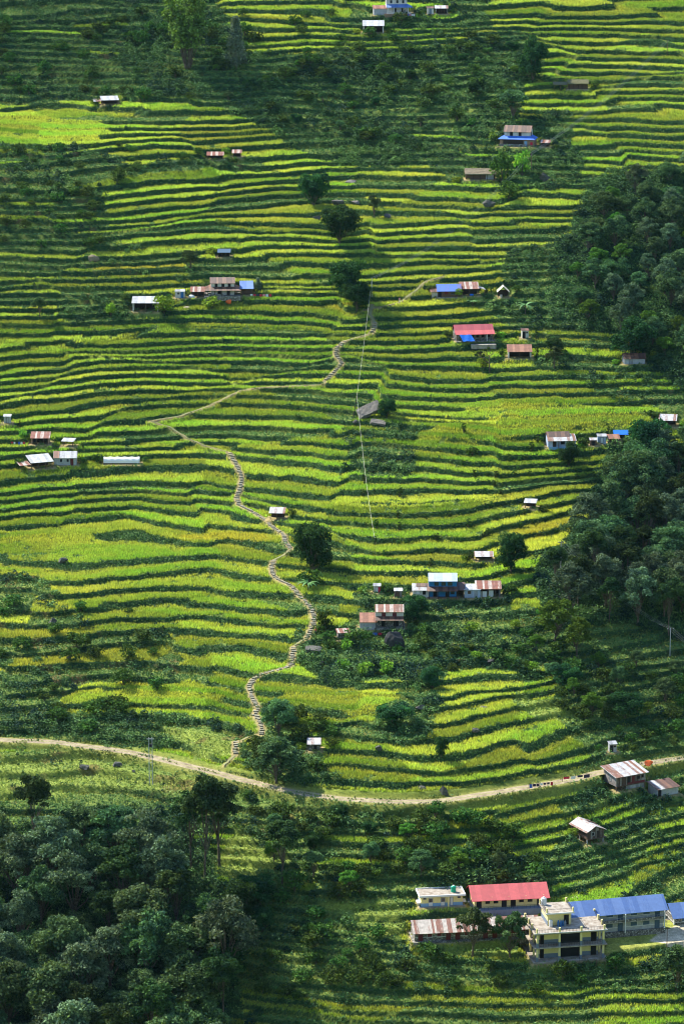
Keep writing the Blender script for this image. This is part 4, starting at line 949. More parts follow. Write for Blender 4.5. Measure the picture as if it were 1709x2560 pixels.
b = Bd('yellow_school', 'yellow_school_building', 'three-level yellow concrete school with balconies and a roof terrace', 'school building')
W2, Dp, FH = b.hw, b.D, 3.3
b.slab('pale_concrete', .7, .35, ef=1.0, down=1.6)
for fl in range(2):
    z0 = .35+fl*FH
    b.box('upper_wall' if fl else 'lower_wall', 'cream', -W2+1.2, W2-1.0, 1.6, Dp-.2, z0, z0+FH-.28)
    b.panel('grey_dado', 'blue_grey', 'f', 1.6, -W2+1.2, W2-1.0, z0, z0+1.0, .0, .03)
    b.panel('grey_dado', 'blue_grey', 'l', -W2+1.2, 1.65, Dp-.2, z0, z0+1.0, .0, .03)
    b.box('floor_slab', 'pale_concrete', -W2-.6, W2+.6, -.7, Dp+.4, z0+FH-.28, z0+FH)
    b.panel('hall_opening', 'dark_opening', 'f', 1.6, -1.9 if fl else -1.9, 2.6, z0 if fl else z0, z0+2.7, .03, .06)
    b.door(-W2+1.75, .8, 2.4, y=1.6, z=z0); b.door(W2-2.0, 1.2, 2.4, y=1.6, z=z0, m='dark_opening')
    for q in range(4): b.window(2.6+q*1.8, z0+1.0, 1.0, 1.2, face='l', y=-W2+1.2, frame='white_trim', pane='dark_opening')
    for x in (-W2+.25, -W2+5.3, W2-5.35, W2-.25):
        c = b.post(x, -.25, z0, z0+FH-.28, .22, 'cream', 'pillar'); b.box('pillar_base', 'blue_grey', x-.24, x+.24, -.49, -.01, z0, z0+1.0, c)
    for y in (3.1, 6.4, Dp-.3):
        for x in (-W2+.25, W2-.25): b.post(x, y, z0, z0+FH-.28, .2, 'cream', 'pillar')
    if fl:
        rl = MB()
        for i in range(40): x = -W2+.5+i*(b.W-1.0)/39; rl.box(x-.02, x+.02, -.3, -.26, z0, z0+.95)
        rl.box(-W2+.47, W2-.47, -.31, -.25, z0+.95, z0+1.0)
        for i in range(24): y = .3+i*(Dp-.8)/23; rl.box(-W2+.2, -W2+.24, y-.02, y+.02, z0, z0+.95)
        rl.box(-W2+.19, -W2+.25, .3, Dp-.4, z0+.95, z0+1.0); rl.build('railing', 'iron', b.root)
    else: b.box('step_wall', 'cream', 1.6, 2.9, 1.3, 1.5, z0+.02, z0+1.9) if False else None
zt = .35+2*FH
b.box('roof_terrace_edge', 'white_paint', -W2-.62, W2+.62, -.74, -.6, zt-.02, zt+.12)
for x in (-W2+.1, -W2+5.3, W2-5.35, W2-.1): b.post(x, -.45, zt, zt+1.15, .2, 'cream', 'parapet_post')
for y in (3.0, 6.2, Dp-.1):
    for x in (-W2-.2, W2+.2): b.post(x, y, zt, zt+1.15, .2, 'cream', 'parapet_post')
rl = MB()
for seg in ((-W2+.3,-W2+5.1),(-W2+5.5,W2-5.55),(W2-5.15,W2-.3)):
    n = 14
    for i in range(n+1): x = seg[0]+(seg[1]-seg[0])*i/n; rl.box(x-.02, x+.02, -.47, -.43, zt, zt+.8)
    rl.box(seg[0], seg[1], -.48, -.42, zt+.8, zt+.85)
for x in (-W2-.2, W2+.2):
    for i in range(26): y = -.2+i*(Dp)/25; rl.box(x-.02, x+.02, y-.02, y+.02, zt, zt+.8)
    rl.box(x-.03, x+.03, -.2, Dp, zt+.8, zt+.85)
rl.box(-W2, W2, Dp-.0, Dp+.05, zt+.8, zt+.85); rl.build('terrace_railing', 'iron', b.root)
# stair room on the terrace
tx0, tx1, ty0, ty1, th = -W2+3.6, W2-6.6, 4.2, Dp+.2, 2.9
b.box('stair_room', 'cream', tx0, tx1, ty0, ty1, zt, zt+th); b.panel('grey_dado', 'blue_grey', 'l', tx0, ty0, ty1, zt, zt+1.1, .0, .03)
b.box('stair_room_roof', 'pale_concrete', tx0-.6, tx1+.55, ty0-.8, ty1+.3, zt+th, zt+th+.22); b.box('roof_rim', 'white_paint', tx0-.62, tx1+.57, ty0-.84, ty0-.7, zt+th-.02, zt+th+.3)
b.door(tx1-1.1, 1.0, 2.3, y=ty0, z=zt)
for x in (tx0-.3, tx1+.3):
    for y in (ty0-.4, ty1): b.post(x, y, zt+th+.2, zt+th+1.3, .18, 'cream', 'parapet_post')
rl = MB()
for x in (tx0-.3, tx1+.3):
    for i in range(14): y = ty0-.1+i*(ty1-ty0)/14; rl.box(x-.02, x+.02, y-.02, y+.02, zt+th+.2, zt+th+1.0)
    rl.box(x-.03, x+.03, ty0-.2, ty1, zt+th+1.0, zt+th+1.06)
rl.box(tx0, tx1, ty0-.43, ty0-.38, zt+th+1.0, zt+th+1.05); rl.build('top_railing', 'iron', b.root)
def on(b, x, y, z):
    c, q = math.cos(b.q['yaw']), math.sin(b.q['yaw']); X, Y, Z = b.q['loc']; return (X+x*c-y*q, Y+x*q+y*c, Z+z)
t = thing('water_tank', on(b, tx0+.3, ty1-.8, zt+th+.22), 'white ribbed water tank on the stair room of the yellow school', 'water tank')
MB().lathe([(.62,0),(.62,.4),(.56,.45),(.62,.5),(.62,.95),(.56,1.0),(.62,1.05),(.60,1.5),(.3,1.75)]).build('tank', 'white_paint', t); MB().lathe([(.2,1.72),(.2,1.85)]).build('lid', 'white_paint', t)
for i, x in enumerate((-1.9, -1.35, -.85, -.4)):
    t = thing('tall_container', on(b, x, ty0-.7-(.2 if i % 2 else 0), zt), 'blue tall container standing before the stair room on the roof terrace' if i < 3 else 'grey tall container standing right of the blue ones on the roof terrace', 'container', 0, 'tall containers on the roof terrace')
    MB().lathe([(.24,0),(.26,.9),(.20,1.1),(.10,1.25),(.10,1.45)], n=10).build('body', 'blue_door' if i < 3 else 'blue_grey', t)
t = thing('white_container', on(b, tx0+.6, ty0-.6, zt), 'pale cylinder standing left of the blue containers on the roof terrace', 'container'); MB().lathe([(.4,0),(.4,1.3),(.33,1.5)], n=12).build('body', 'white_paint', t)

b = Bd('blue_school', 'blue_roof_classroom', 'long two-storey stone school building under a blue metal roof with a balcony', 'school building')
b.slab('stone', .3, .2, ef=.6); b.wall('grey_wall', 5.2, 1.8, z0=.1); b.roof('blue_tin', 5.2, 1.8, ov=1.1, ovs=.8)
b.box('balcony', 'concrete', -b.hw, b.hw+.6, -1.1, -.004, 2.55, 2.75)
b.box('balcony_parapet', 'stone', -b.hw, b.hw+.6, -1.1, -1.0, 2.75, 3.3)
for z0 in (0.2, 2.75):
    b.panel('white_band', 'white_trim', 'f', 0, -b.hw, b.hw, z0+.85, z0+.97, .0, .03)
    for i, uu in enumerate((-10.2,-8.2,-5.2,-1.2,1.4,4.6,7.6,10.2)):
        if i % 3 == 1: b.door(uu, 1.05, 2.1, m='blue_slate', frame='blue_slate', z=z0)
        else: b.window(uu, z0+1.0, 1.6, 1.1, frame='white_trim', pane='blue_slate')
for x in (-7.0, 2.2, b.hw-.2): b.post(x, -1.25, .1, 4.6, .11, 'white_trim', 'pillar')
rl = MB()
for i in range(30): x = -b.hw+i*.8; rl.box(x-.02, x+.02, -1.07, -1.03, 3.3, 3.7)
rl.box(-b.hw, b.hw+.6, -1.08, -1.02, 3.7, 3.74); rl.build('railing', 'grey_tin', b.root)

b = Bd('blue_end', 'blue_roof_outbuilding', 'low stone building with a blue gable roof cut by the right edge', 'school building')
b.wall('stone', 2.8, 1.8); b.roof('blue_tin', 2.8, 1.8, ov=1.0, ovs=.6)
for z in (1.0, 2.4): b.panel('white_band', 'white_trim', 'l', -b.hw, 0, b.D, z, z+.12, 0, .04); b.panel('white_band', 'white_trim', 'f', 0, -b.hw, b.hw, z, z+.12, 0, .04)
b.post(-b.hw, 0, 0, 2.8, .17, 'white_trim', 'pillar'); b.window(-3.4, 1.2, 1.4, 1.1, pane='blue_slate'); b.door(-1.2, 1.0, 2.1, m='blue_door')

# ---- houses beside the road
b = Bd('plank_house', 'plank_house', 'weathered plank and tin house on posts below the road, with a single sloping white roof', 'house')
b.wedge('plank', 3.7, 4.7, z0=1.2); b.box('under_room', 'grey_tin', -1.2, b.hw-.1, .15, b.D-.2, -.5, 1.2); b.mono('white_rust', 3.7, 4.7, ov=.7, ovs=.6)
b.panel('red_strip', 'maroon', 'f', 0, -1.0, b.hw-.2, 1.15, 1.7, .02, .06); b.box('porch_floor', 'brown_wood', -b.hw, b.hw, -.25, -.002, 1.05, 1.2)
for x in (-b.hw+.1, -2.6, b.hw-.1): b.post(x, .05, -.9, 1.2, .1)
b.door(-.6, .9, 1.9, m='dark_opening', z=1.3); b.door(.7, .8, 1.9, m='maroon', z=1.3); b.window(2.2, 2.2, .8, .8, pane='dark_opening', frame='brown_wood'); b.window(3.4, 2.4, .6, .7, pane='dark_opening', frame='brown_wood')
b.window(2.5, 2.1, .7, 1.3, face='l', y=-b.hw, frame='grey_wall', pane='grey_tin')
b = Bd('rust_shed', 'low_tin_shed', 'low shed with a half pale, half rusty roof below the plank house', 'shed')
b.wedge('grey_wall', 1.9, 2.5); b.mono('rust', 1.9, 2.5, ov=.5, x0=-b.hw+2.2); b.mono('white_rust', 1.9, 2.5, ov=.5, x1=-b.hw+1.9, ovs=.3, part='pale_roof'); b.door(-2.4, .8, 1.7, m='dark_opening')
b = Bd('stilt_hut', 'stilt_hut', 'grey tin hut on stilts with a white gable roof and one brown sheet', 'hut')
b.wall('plank', 3.2, 1.1, axis='y', z0=1.3, ridge=.45); b.roof('white_rust', 3.2, 1.1, axis='y', ov=.5, ovs=.5, ridge=.45)
MB().prism([(.1,3.8,4.42),(b.hw+.55,3.8,2.98+.25),(b.hw+.55,5.0,3.23),(.1,5.0,4.42)], (0,0,.05)).build('brown_sheet', 'rust', b.root)
for x in (-b.hw+.1, b.hw-.1):
    for y in (.2, 3.4, b.D-.2): b.post(x, y, -1.8, 1.3, .09, 'grey_wall', 'stilt')
b.box('floor', 'brown_wood', -b.hw, b.hw+.5, -.3, b.D, 1.18, 1.3); b.door(.7, .8, 1.7, m='dark_wood', z=1.3); b.window(-.7, 2.0, .6, .8, pane='dark_opening', frame='grey_wall')
def privy(key, name, label, wallm, roofm, h=2.0, doorm='dark_opening', win=True, cat='outhouse', side=0):
    b = Bd(key, name, label, cat); b.wedge(wallm, h, h+.25); b.mono(roofm, h, h+.25, ov=.25, ovs=.2)
    b.door(-b.W*.2 if win else 0, min(.75, b.W*.4), h-.3, m=doorm)
    if win: b.window(b.W*.25, h-.75, .4, .35, pane='dark_opening', frame='brown_wood')
    return b
privy('grey_privy', 'outhouse', 'tiny blue-grey outhouse above the right end of the road', 'grey_wall', 'grey_tin')
b = Bd('roadside_shed', 'stone_store', 'little stone store with a pale and rusty tin roof in bushes above the road', 'shed'); b.wedge('stone', 1.7, 2.2); b.mono('white_rust', 1.7, 2.2, ov=.4); b.door(.3, .7, 1.4)

# ---- the blue house row
b = Bd('blue_house', 'blue_farmhouse', 'bright blue two-storey farmhouse with a pale blue roof and rusty porch roof', 'house')
b.slab('mud', .4, .25, ef=1.3); b.wall('blue_wall', 4.7, 1.3); b.roof('pale_blue_tin', 4.7, 1.3, ov=.5, ovs=.15)
for u in (-1.7, .15, 1.9): b.window(u, 3.35, 1.0, .85, frame='dark_wood')
b.skirt('rust', -b.hw-.4, b.hw+.2, 0, b.D, 3.0, 2.15, 1.8, 'f')
for x in (-b.hw+.1, -1.2, 1.2, b.hw-.1): b.post(x, -1.5, 0, 2.15, .08, 'dark_wood')
b.door(-2.0, 1.0, 1.9, m='dark_opening', z=.25); b.door(1.2, .9, 1.9, m='dark_opening', z=.25); b.window(2.6, 1.0, .8, .8, frame='dark_wood'); b.panel('porch_rail', 'dark_wood', 'f', -1.5, -1.1, 3.5, .5, .7, .0, .05)
b = Bd('blue_wing', 'stone_wing', 'whitewashed stone wing with rust and white roof left of the blue house', 'house')
b.wall('white_wall', 2.1, 1.1); b.roof('white_rust', 2.1, 1.1, ov=.4, ovs=.2); b.window(.9, .9, .7, .9, pane='dark_opening', frame='dark_wood'); b.window(-.8, 1.0, .9, .8, pane='white_trim', frame='blue_grey')
MB().prism([(-1.2,.9,2.72),(1.7,.9,2.72),(1.7,2.25,3.32),(-1.2,2.25,3.32)], (0,0,.05)).build('rusty_sheet', 'rust', b.root)
b = Bd('lean_to', 'open_lean_to', 'open rusty lean-to between the blue house and the tin shed', 'shed'); b.mono('rust', 2.1, 3.0); b.box('back_wall', 'brown_wood', -1.2, 1.2, b.D-.2, b.D, 0, 2.8); b.post(1.0, .1, -.2, 2.1); b.post(-1.0, .1, -.2, 2.1)
b = Bd('metal_shed', 'tin_shed', 'small shed of pale corrugated tin beside the blue house', 'shed'); b.wedge('pale_blue_tin', 2.2, 2.7); b.mono('white_tin', 2.2, 2.7, ov=.3, ovs=.15); b.window(-.8, 1.0, .9, .9, pane='brown_wood', frame='white_trim'); b.door(.9, .8, 1.8, m='grey_tin', frame='grey_wall')
b = open_shed('barn_right', 'open_barn', 'open barn with patched white and rusty roof ending the blue house row', 'rust_white', 'stone', 2.3, .9, posts=3); b.box('white_sheet', 'tarp_white', -2.0, -.4, .3, .4, .0, 1.5); b.box('white_sheet', 'tarp_white', .1, 1.3, .5, .6, .0, 1.7)
privy('small_privy', 'outhouse', 'small grey outhouse with a white lid-like roof left of the blue house', 'plank', 'white_tin', 1.8, 'brown_wood', False)
b = privy('red_privy', 'outhouse', 'tiny white outhouse with a red side under a lime bush', 'white_wall', 'grey_tin', 1.7, 'white_trim', False); b.panel('red_side', 'red_cloth', 'f', 0, .25, b.hw, 0, 1.5, .04, .07)
b = Bd('rusty_house', 'stone_farmhouse', 'two-storey whitewashed stone house with a striped rusty roof above the black boulder', 'house')
b.slab('stone', .3, .3, ef=1.4, down=2); b.wall('white_wall', 4.3, 1.2, z0=2.4); b.wall('stone', 2.4, part='lower_wall'); b.roof('rust_white', 4.3, 1.2, ov=.35, ovs=.1)
for u in (-1.5, 1.3): b.window(u, 3.0, .9, 1.0, frame='maroon', pane='maroon')
b.skirt('rust', -b.hw, b.hw, 0, b.D, 3.0, 2.3, 1.7, 'f'); b.door(-1.6, .9, 1.9, z=.3); b.door(1.7, 1.2, 1.9, z=.3)
for x in (-b.hw+.1, -.8, 1.4, b.hw-.1): b.post(x, -1.5, .2, 2.3, .08, 'dark_wood')
b = Bd('rusty_wing', 'rusty_roof_wing', 'low annex with an orange rusty roof left of the whitewashed stone house', 'house'); b.wall('grey_wall', 1.9, .0, part='wall'); b.mono('orange_rust', 2.1, 3.1, ov=.5, ovs=.1); b.box('gap_back', 'dark_wood', -b.hw+.05, b.hw-.05, .5, b.D-.05, 1.9, 2.25)
for x in (-2.0, -.5, 2.0): b.post(x, .1, 1.9, 2.1, .08, 'brown_wood')
b = Bd('stone_hut', 'stone_hut', 'small square stone hut with a tin roof right of the stairs', 'hut'); b.wedge('stone', 1.7, 2.1); b.mono('rust_white', 1.7, 2.1, ov=.3); b.window(0, .9, .5, .5, pane='dark_opening', frame='stone')

# ---- the left farm
open_shed('white_shed', 'open_shed', 'open shed with stone end walls and a bright white roof below the left farmhouse', 'white_tin', 'white_wall', 2.7, 1.1, posts=1)
b = Bd('blue_door_privy', 'white_hut', 'little white hut with a blue door left of the farmhouse', 'hut'); b.wedge('white_wall', 2.0, 2.3); b.mono('grey_tin', 2.0, 2.3, ov=.2, ovs=.1); b.door(.7, .8, 1.8, m='blue_door', frame='blue_door'); b.window(-.5, 1.2, .45, .45, pane='dark_opening', frame='brown_wood')
open_shed('lean_shelter', 'tin_shelter', 'sagging shelter with a white and rusty striped roof between the white hut and farmhouse', 'rust_white', 'stone', 1.9, .8, posts=3, side=False)
b = Bd('farmhouse', 'farmhouse', 'two-storey whitewashed farmhouse with rusty upper and lower roofs at the left', 'house')
b.slab('stone', .9, .5, ef=2.6, down=1.0); b.wall('white_wall', 4.2, 1.3, x0=-b.hw+1.2, x1=b.hw-1.0); b.roof('rust', 4.2, 1.3, x0=-b.hw+1.2, x1=b.hw-1.0, ov=.35, ovs=.3)
for u in (-1.9, .2, 2.2): b.window(u, 3.0, .75, .95, frame='dark_wood', pane='dark_opening')
b.skirt('rust', -b.hw+1.2, b.hw-1.0, 0, b.D, 3.0, 2.1, 2.1, 'flr')
for x in (-4.6, -2.4, -.2, 2.0, 4.4): b.post(x, -1.9, .4, 2.15, .08, 'dark_wood')
b.door(-.9, 1.0, 1.8, z=.5); b.door(1.9, .9, 1.8, z=.5); b.box('porch_wall', 'stone', -4.6, .4, -1.95, -1.8, .4, 1.1)
b = Bd('blue_annex', 'blue_roof_annex', 'low annex under a plain blue sloping roof at the right end of the farmhouse', 'house'); b.box('wall', 'brown_wood', -b.hw, b.hw, 1.6, b.D, -.4, 2.3); b.mono('blue_tin', 2.1, 3.5, ov=.4, ovs=.35)
for x in (-1.5, 0, 1.6): b.post(x, .1, -.3, 2.1)

# ---- right farms
b = Bd('blue_tin_house', 'blue_roof_cottage', 'cottage with a vivid blue roof and one brown roof panel', 'house')
b.wall('brown_wood', 2.3, 1.4); b.roof('red_blue_patch', 2.3, 1.4, ov=.7, ovs=.3); b.door(-2.9, .9, 1.9); b.window(-.9, .9, 1.1, 1.1, frame='brown_wood', pane='maroon'); b.window(1.4, .9, 1.6, 1.0, frame='blue_slate'); b.slab('stone', .6, .1, ef=.8)
b.mono('rust', 1.7, 2.3, x0=-b.hw-2.0, x1=-b.hw-.35, y0=.2, y1=3.2, part='porch_roof'); b.box('porch_wall', 'white_wall', -b.hw-1.9, -b.hw-.01, .5, 3.0, -.5, 1.7); b.post(-b.hw-1.9, .2, -.5, 1.7)
b = open_shed('rust_annex', 'open_annex', 'open-fronted annex with a half white, half brown rusty roof right of the blue-roofed cottage', 'rust_white', 'stone', 2.2, 1.3, posts=3, side=False)
MB().prism([(b.hw+.1,.3,2.4),(b.hw+2.3,.3,1.7),(b.hw+2.3,3.0,1.9),(b.hw+.1,3.0,2.6)], (0,0,.06)).build('side_roof', 'grey_tin', b.root); b.post(b.hw+2.1, .4, -.4, 1.7)
t = thing('water_drum', on(b, .6, -.3, 0), 'bright blue drum lying under the open annex roof', 'drum'); MB().tube([(-.55,0,.3),(.55,0,.3)], .3, 10).build('drum', 'tarp_blue', t)
b = Bd('tent_hut', 'cloth_roof_hut', 'hut under a peaked cream cloth roof near the banana plants', 'hut')
b.roof('tarp_cream', 1.9, 1.5, axis='y', ovs=.35, ov=.2)
for x in (-b.hw+.1, b.hw-.1):
    for y in (.1, b.D-.1): b.post(x, y, -.5, 1.9, .08, 'dark_wood')
b.box('back_wall', 'dark_wood', -b.hw+.1, b.hw-.1, b.D-.3, b.D-.15, -.4, 1.85); b.box('stored_sacks', 'white_wall', -1.0, -.3, .4, .9, -.1, .8)
b = Bd('red_farm', 'red_roof_farmhouse', 'stone farmhouse under a two-tone red metal roof with a blue tarpaulin at the front', 'house')
b.wall('stone', 2.5, 1.9); b.roof('deep_red_tin', 2.5, 1.9, ov=.0, ovs=.4)
MB().prism([(-b.hw-.45,-1.7,2.1),(b.hw+.45,-1.7,2.1),(b.hw+.45,.6,3.04),(-b.hw-.45,.6,3.04)], (0,0,.06)).build('porch_roof', 'red_tin', b.root)
for x in (-b.hw+.1, -2.0, 1.6, 3.6, b.hw-.1): b.post(x, -1.5, -.2, 2.2, .09, 'white_trim' if x == 3.6 else 'brown_wood')
for u in (-.6, 1.0, 2.6, 4.4): b.window(u, .9, .9, 1.1, frame='brown_wood', pane='dark_opening')
b.window(2.4, .8, .7, 1.2, face='l', y=-b.hw, frame='dark_wood', pane='dark_opening'); b.slab('stone', .3, .1, ef=2.0, down=1.5)
b.box('terrace', 'pale_concrete', -1.6, b.hw+.3, -4.4, -2.35, -1.9, -.6)
t = thing('blue_tarpaulin', on(b, -b.hw+1.6, -1.75, 0), 'blue tarpaulin hung from the eave of the red-roofed farmhouse', 'tarpaulin', b.q['yaw'])
tp = MB()
for i in range(6):
    for j in range(4):
        P = lambda a, c: (-.9+a*.62+c*.2, -c*.5, 2.15-c*.42+.1*math.sin(a*1.7+c)); tp.quad(P(i,j), P(i,j+1), P(i+1,j+1), P(i+1,j))
o = tp.build('sheet', 'tarp_blue', t); md = o.modifiers.new('th', 'SOLIDIFY'); md.thickness = .03
privy('white_privy', 'outhouse', 'white-washed outhouse with a small square window right of the red-roofed farmhouse', 'white_wall', 'rust', 2.4)
open_shed('barn_mid', 'open_barn', 'open barn with a brown rusty roof below the white outhouse', 'orange_rust', 'white_wall', 2.1, 1.2, posts=1)
b = Bd('far_barn', 'grey_barn', 'low grey barn with a dull brown roof at the foot of the right wood', 'barn'); b.wall('grey_wall', 1.7, 1.2); b.roof('rust', 1.7, 1.2, ov=.3, ovs=.3); b.door(-1.2, .9, 1.5, m='grey_tin'); 
b = Bd('blue_skirt', 'hill_farmhouse', 'whitewashed house with a rusty striped roof and a blue porch roof round it', 'house')
i0 = 1.6
b.wall('mud', 2.2, x0=-b.hw+.2, x1=b.hw-.2, y0=.2, part='lower_wall'); b.wall('white_wall', 4.9, 1.6, x0=-b.hw+i0, x1=b.hw-i0, y0=1.4, y1=b.D, z0=2.2); b.roof('rust', 4.9, 1.6, x0=-b.hw+i0, x1=b.hw-i0, y0=1.4, y1=b.D, ov=.5, ovs=.3)
b.skirt('bright_blue_tin', -b.hw+i0, b.hw-i0, 1.4, b.D, 3.3, 2.35, 1.9, 'flr')
for u in (-2.0, .9): b.window(u, 3.45, .85, 1.15, frame='dark_wood', pane='dark_opening', y=1.4)
b.window(3.6, 3.4, .9, 1.2, face='r', y=b.hw-i0, frame='dark_wood', pane='dark_opening'); b.panel('porch_shade', 'dark_wood', 'f', .2, -b.hw+1.4, 2.3, .5, 2.1, .0, .05); b.box('porch_wall', 'stone', -b.hw+.2, 3.3, -.5, -.2, -.8, .8)
b.door(3.1, .8, 1.8, y=.2, m='sky_blue', frame='sky_blue'); b.slab('stone', .2, .0, ef=1.2, down=2.0); b.panel('red_sign_cloth', 'red_cloth', 'f', .2, 4.6, 5.4, .6, 1.5, .02, .06)
def thatch(key, name, label, m='thatch', rise=1.2, h=1.9):
    b = Bd(key, name, label, 'barn'); b.wall('brown_wood', h-.1, part='wall', y0=.8)
    r_ = b.roof(m, h, rise, ov=.5, ovs=.35, t=.28)
    sb = r_.modifiers.new('s', 'SUBSURF'); sb.subdivision_type = 'SIMPLE'; sb.levels = sb.render_levels = 4
    tx = bpy.data.textures.new('straw', 'CLOUDS'); tx.noise_scale = .5; dm = r_.modifiers.new('d', 'DISPLACE'); dm.texture = tx; dm.strength = .3
    for x in np.linspace(-b.hw+.2, b.hw-.2, 5): b.post(x, .1, -.4, h, .08, 'dark_wood')
    return b
b = thatch('thatch_barn', 'thatched_barn', 'long barn with a brown thatched roof below the blue-skirted farmhouse'); b.panel('wall_board', 'grey_wall', 'f', .8, 1.8, 4.4, 0, 1.6, .02, .06)
b = thatch('thatch_hut', 'thatched_hut', 'mossy thatched hut on the upper right terraces', 'moss_thatch', .9, 1.9); b.mono('moss_thatch', 1.4, 1.9, x0=-b.hw-5.0, x1=-b.hw-.6, y0=.4, y1=3.0, t=.2, part='side_roof'); b.post(-b.hw-4.8, .4, -.6, 1.4); b.post(-b.hw-2.8, .4, -.6, 1.4)
open_shed('skirt_hut', 'tin_lean_to', 'tiny lean-to with a white patched roof right of the blue-skirted farmhouse', 'rust_white', 'stone', 1.5, .5, posts=2, side=False)

# ---- top farm
b = Bd('top_house', 'top_farmhouse', 'white farmhouse with blue upper and lower roofs at the top edge', 'house')
b.slab('mud', .6, .1, ef=2.6, down=2.0); b.wall('white_wall', 5.2, 1.4, x0=-b.hw+.3, x1=b.hw-.9); b.roof('blue_tin', 5.2, 1.4, x0=-b.hw+.3, x1=b.hw-.9, ov=.4)
for u in (-2.3, -.1, 2.0): b.window(u, 3.7, .8, 1.1, frame='white_trim', pane='dark_opening')
b.window(2.2, 3.6, .8, 1.4, face='l', y=-b.hw+.3, frame='blue_door', pane='blue_slate')
b.skirt('blue_tin', -b.hw+.3, b.hw-.9, 0, b.D, 3.3, 2.3, 2.0, 'fr'); b.door(-1.0, 1.0, 1.9); b.door(1.5, .9, 1.9); b.box('porch_wall', 'white_wall', -b.hw+.3, b.hw+.4, -2.0, -1.85, -.2, .7)
for x in (-3.6, -1.4, 1.0, 3.6): b.post(x, -1.8, 0, 2.3, .09, 'white_trim')
b = Bd('top_wing', 'orange_roof_wing', 'grey walled wing with an orange rusty roof left of the top farmhouse', 'house'); b.wall('grey_wall', 2.3); b.mono('orange_rust', 2.35, 3.0, ov=.4)
privy('top_privy', 'outhouse', 'pale little outhouse right of the top farmhouse', 'white_wall', 'rust', 2.1, 'blue_grey', False)
open_shed('top_hut', 'patched_hut', 'small hut with a patched white roof, farthest right of the top farmhouse', 'white_rust', 'stone', 2.0, .6, posts=3)
open_shed('top_white_shed', 'open_shed', 'open shed with a pale blue-white roof just below the top farmhouse', 'white_tin', 'white_wall', 2.5, 1.3, posts=1)
# ---- scattered sheds
b = open_shed('left_top_shed', 'field_shed', 'white-roofed field shed beside bushes at the upper left', 'white_tin', 'stone', 1.6, .8, posts=2, side=False); b.mono('white_rust', 1.2, 1.6, x0=-b.hw-2.6, x1=-b.hw-.5, y0=.6, y1=2.6, part='side_roof')
open_shed('tiny_shed_a', 'field_shed', 'larger left one of two low striped-roof sheds in upper left bushes', 'rust_white', 'stone', 1.4, .6, posts=2, side=False)
open_shed('tiny_shed_b', 'field_shed', 'smaller right one of two low striped-roof sheds in upper left bushes', 'rust_white', 'stone', 1.4, .6, posts=2, side=False)
open_shed('dark_hut', 'dark_hut', 'dark little hut with a blue-black roof above the left farmhouse', 'blue_slate', 'dark_wood', 1.5, .5, posts=2, cat='hut')
privy('grey_block_privy', 'outhouse', 'grey block outhouse alone at the left edge', 'grey_wall', 'white_tin', 2.0, 'grey_tin', False)
open_shed('rust_store', 'tin_store', 'small store with patchy rusty roof beside the clothes line at the left edge', 'rust_white', 'mud', 1.9, .9, posts=2)
b = Bd('sheet_shelter', 'sheet_shelter', 'single white tin sheet roof showing over round bushes at the left', 'shelter'); b.mono('white_tin', 1.5, 1.8); b.post(-1.4, .2, -.3, 1.5); b.post(1.4, .2, -.3, 1.5); b.post(1.4, 2.1, -.3, 1.7); b.post(-1.4, 2.1, -.3, 1.7)
b = open_shed('open_barn', 'open_barn', 'open barn with large tilted white roof at the left edge', 'white_tin', 'dark_wood', 2.0, 1.1, posts=4, side=False, back='dark_wood')
b.mono('rust_white', 1.4, 1.8, x0=-b.hw-3.2, x1=-b.hw-.5, y0=.3, y1=3.0, part='side_roof'); b.post(-b.hw-3.0, .4, -.5, 1.4)
b = Bd('white_house', 'tin_roof_cottage', 'small grey-white cottage with a white roof and one rusty roof panel at the left', 'house'); b.wall('grey_wall', 2.3, 1.3); b.roof('white_tin', 2.3, 1.3, ov=.4, ovs=.25)
k = 1.3/(b.D/2); MB().prism([(-b.hw-.2,-.4,2.3-k*.4+.15),(-b.hw+1.5,-.4,2.3-k*.4+.15),(-b.hw+1.5,b.D/2,3.77),(-b.hw-.2,b.D/2,3.77)], (0,0,.03)).build('rusty_panel', 'orange_rust', b.root)
b.window(-1.2, 1.0, .6, .8, frame='grey_wall', pane='dark_opening'); b.window(.7, 1.0, .6, .8, frame='grey_wall', pane='dark_opening'); b.door(1.9, .8, 1.9, m='maroon')
b = Bd('white_tunnel', 'plastic_tunnel', 'long low tunnel covered in white plastic sheeting', 'greenhouse')
tp = MB(); n = 9; ring_ = [( -1.35*math.cos(math.pi*j/n), 1.55*math.sin(math.pi*j/n)**.8) for j in range(n+1)]
for i in range(20):
    for j in range(n):
        P = lambda a, c: (-b.hw+a*b.W/20, 1.4+ring_[c][0]*(1+.03*math.sin(a*2.1)), .35+ring_[c][1]*(1+.05*math.sin(a*1.57+c*.4))); tp.quad(P(i,j), P(i+1,j), P(i+1,j+1), P(i,j+1))
tp.quad(*[(-b.hw, 1.4+q[0], .35+q[1]) for q in ring_]); tp.quad(*[(b.hw, 1.4+q[0], .35+q[1]) for q in ring_]); tp.build('cover', 'tarp_white', b.root)
for x in np.linspace(-b.hw+.2, b.hw-.2, 6): b.post(x, .06, -.5, .4, .06)
b = Bd('tin_house', 'tin_cottage', 'pale tin-walled cottage with a rusty roof and white lower edge at the right', 'house')
b.wall('pale_blue_tin', 2.6, 1.5, part='wall', x1=b.hw-1.6); b.roof('rust', 2.6, 1.5, x1=b.hw-1.6, ov=.0, ovs=.3); MB().prism([(-b.hw-.3,-1.5,2.1),(b.hw+.3,-1.5,2.1),(b.hw+.3,.5,2.96),(-b.hw-.3,.5,2.96)], (0,0,.06)).build('porch_roof', 'white_rust', b.root)
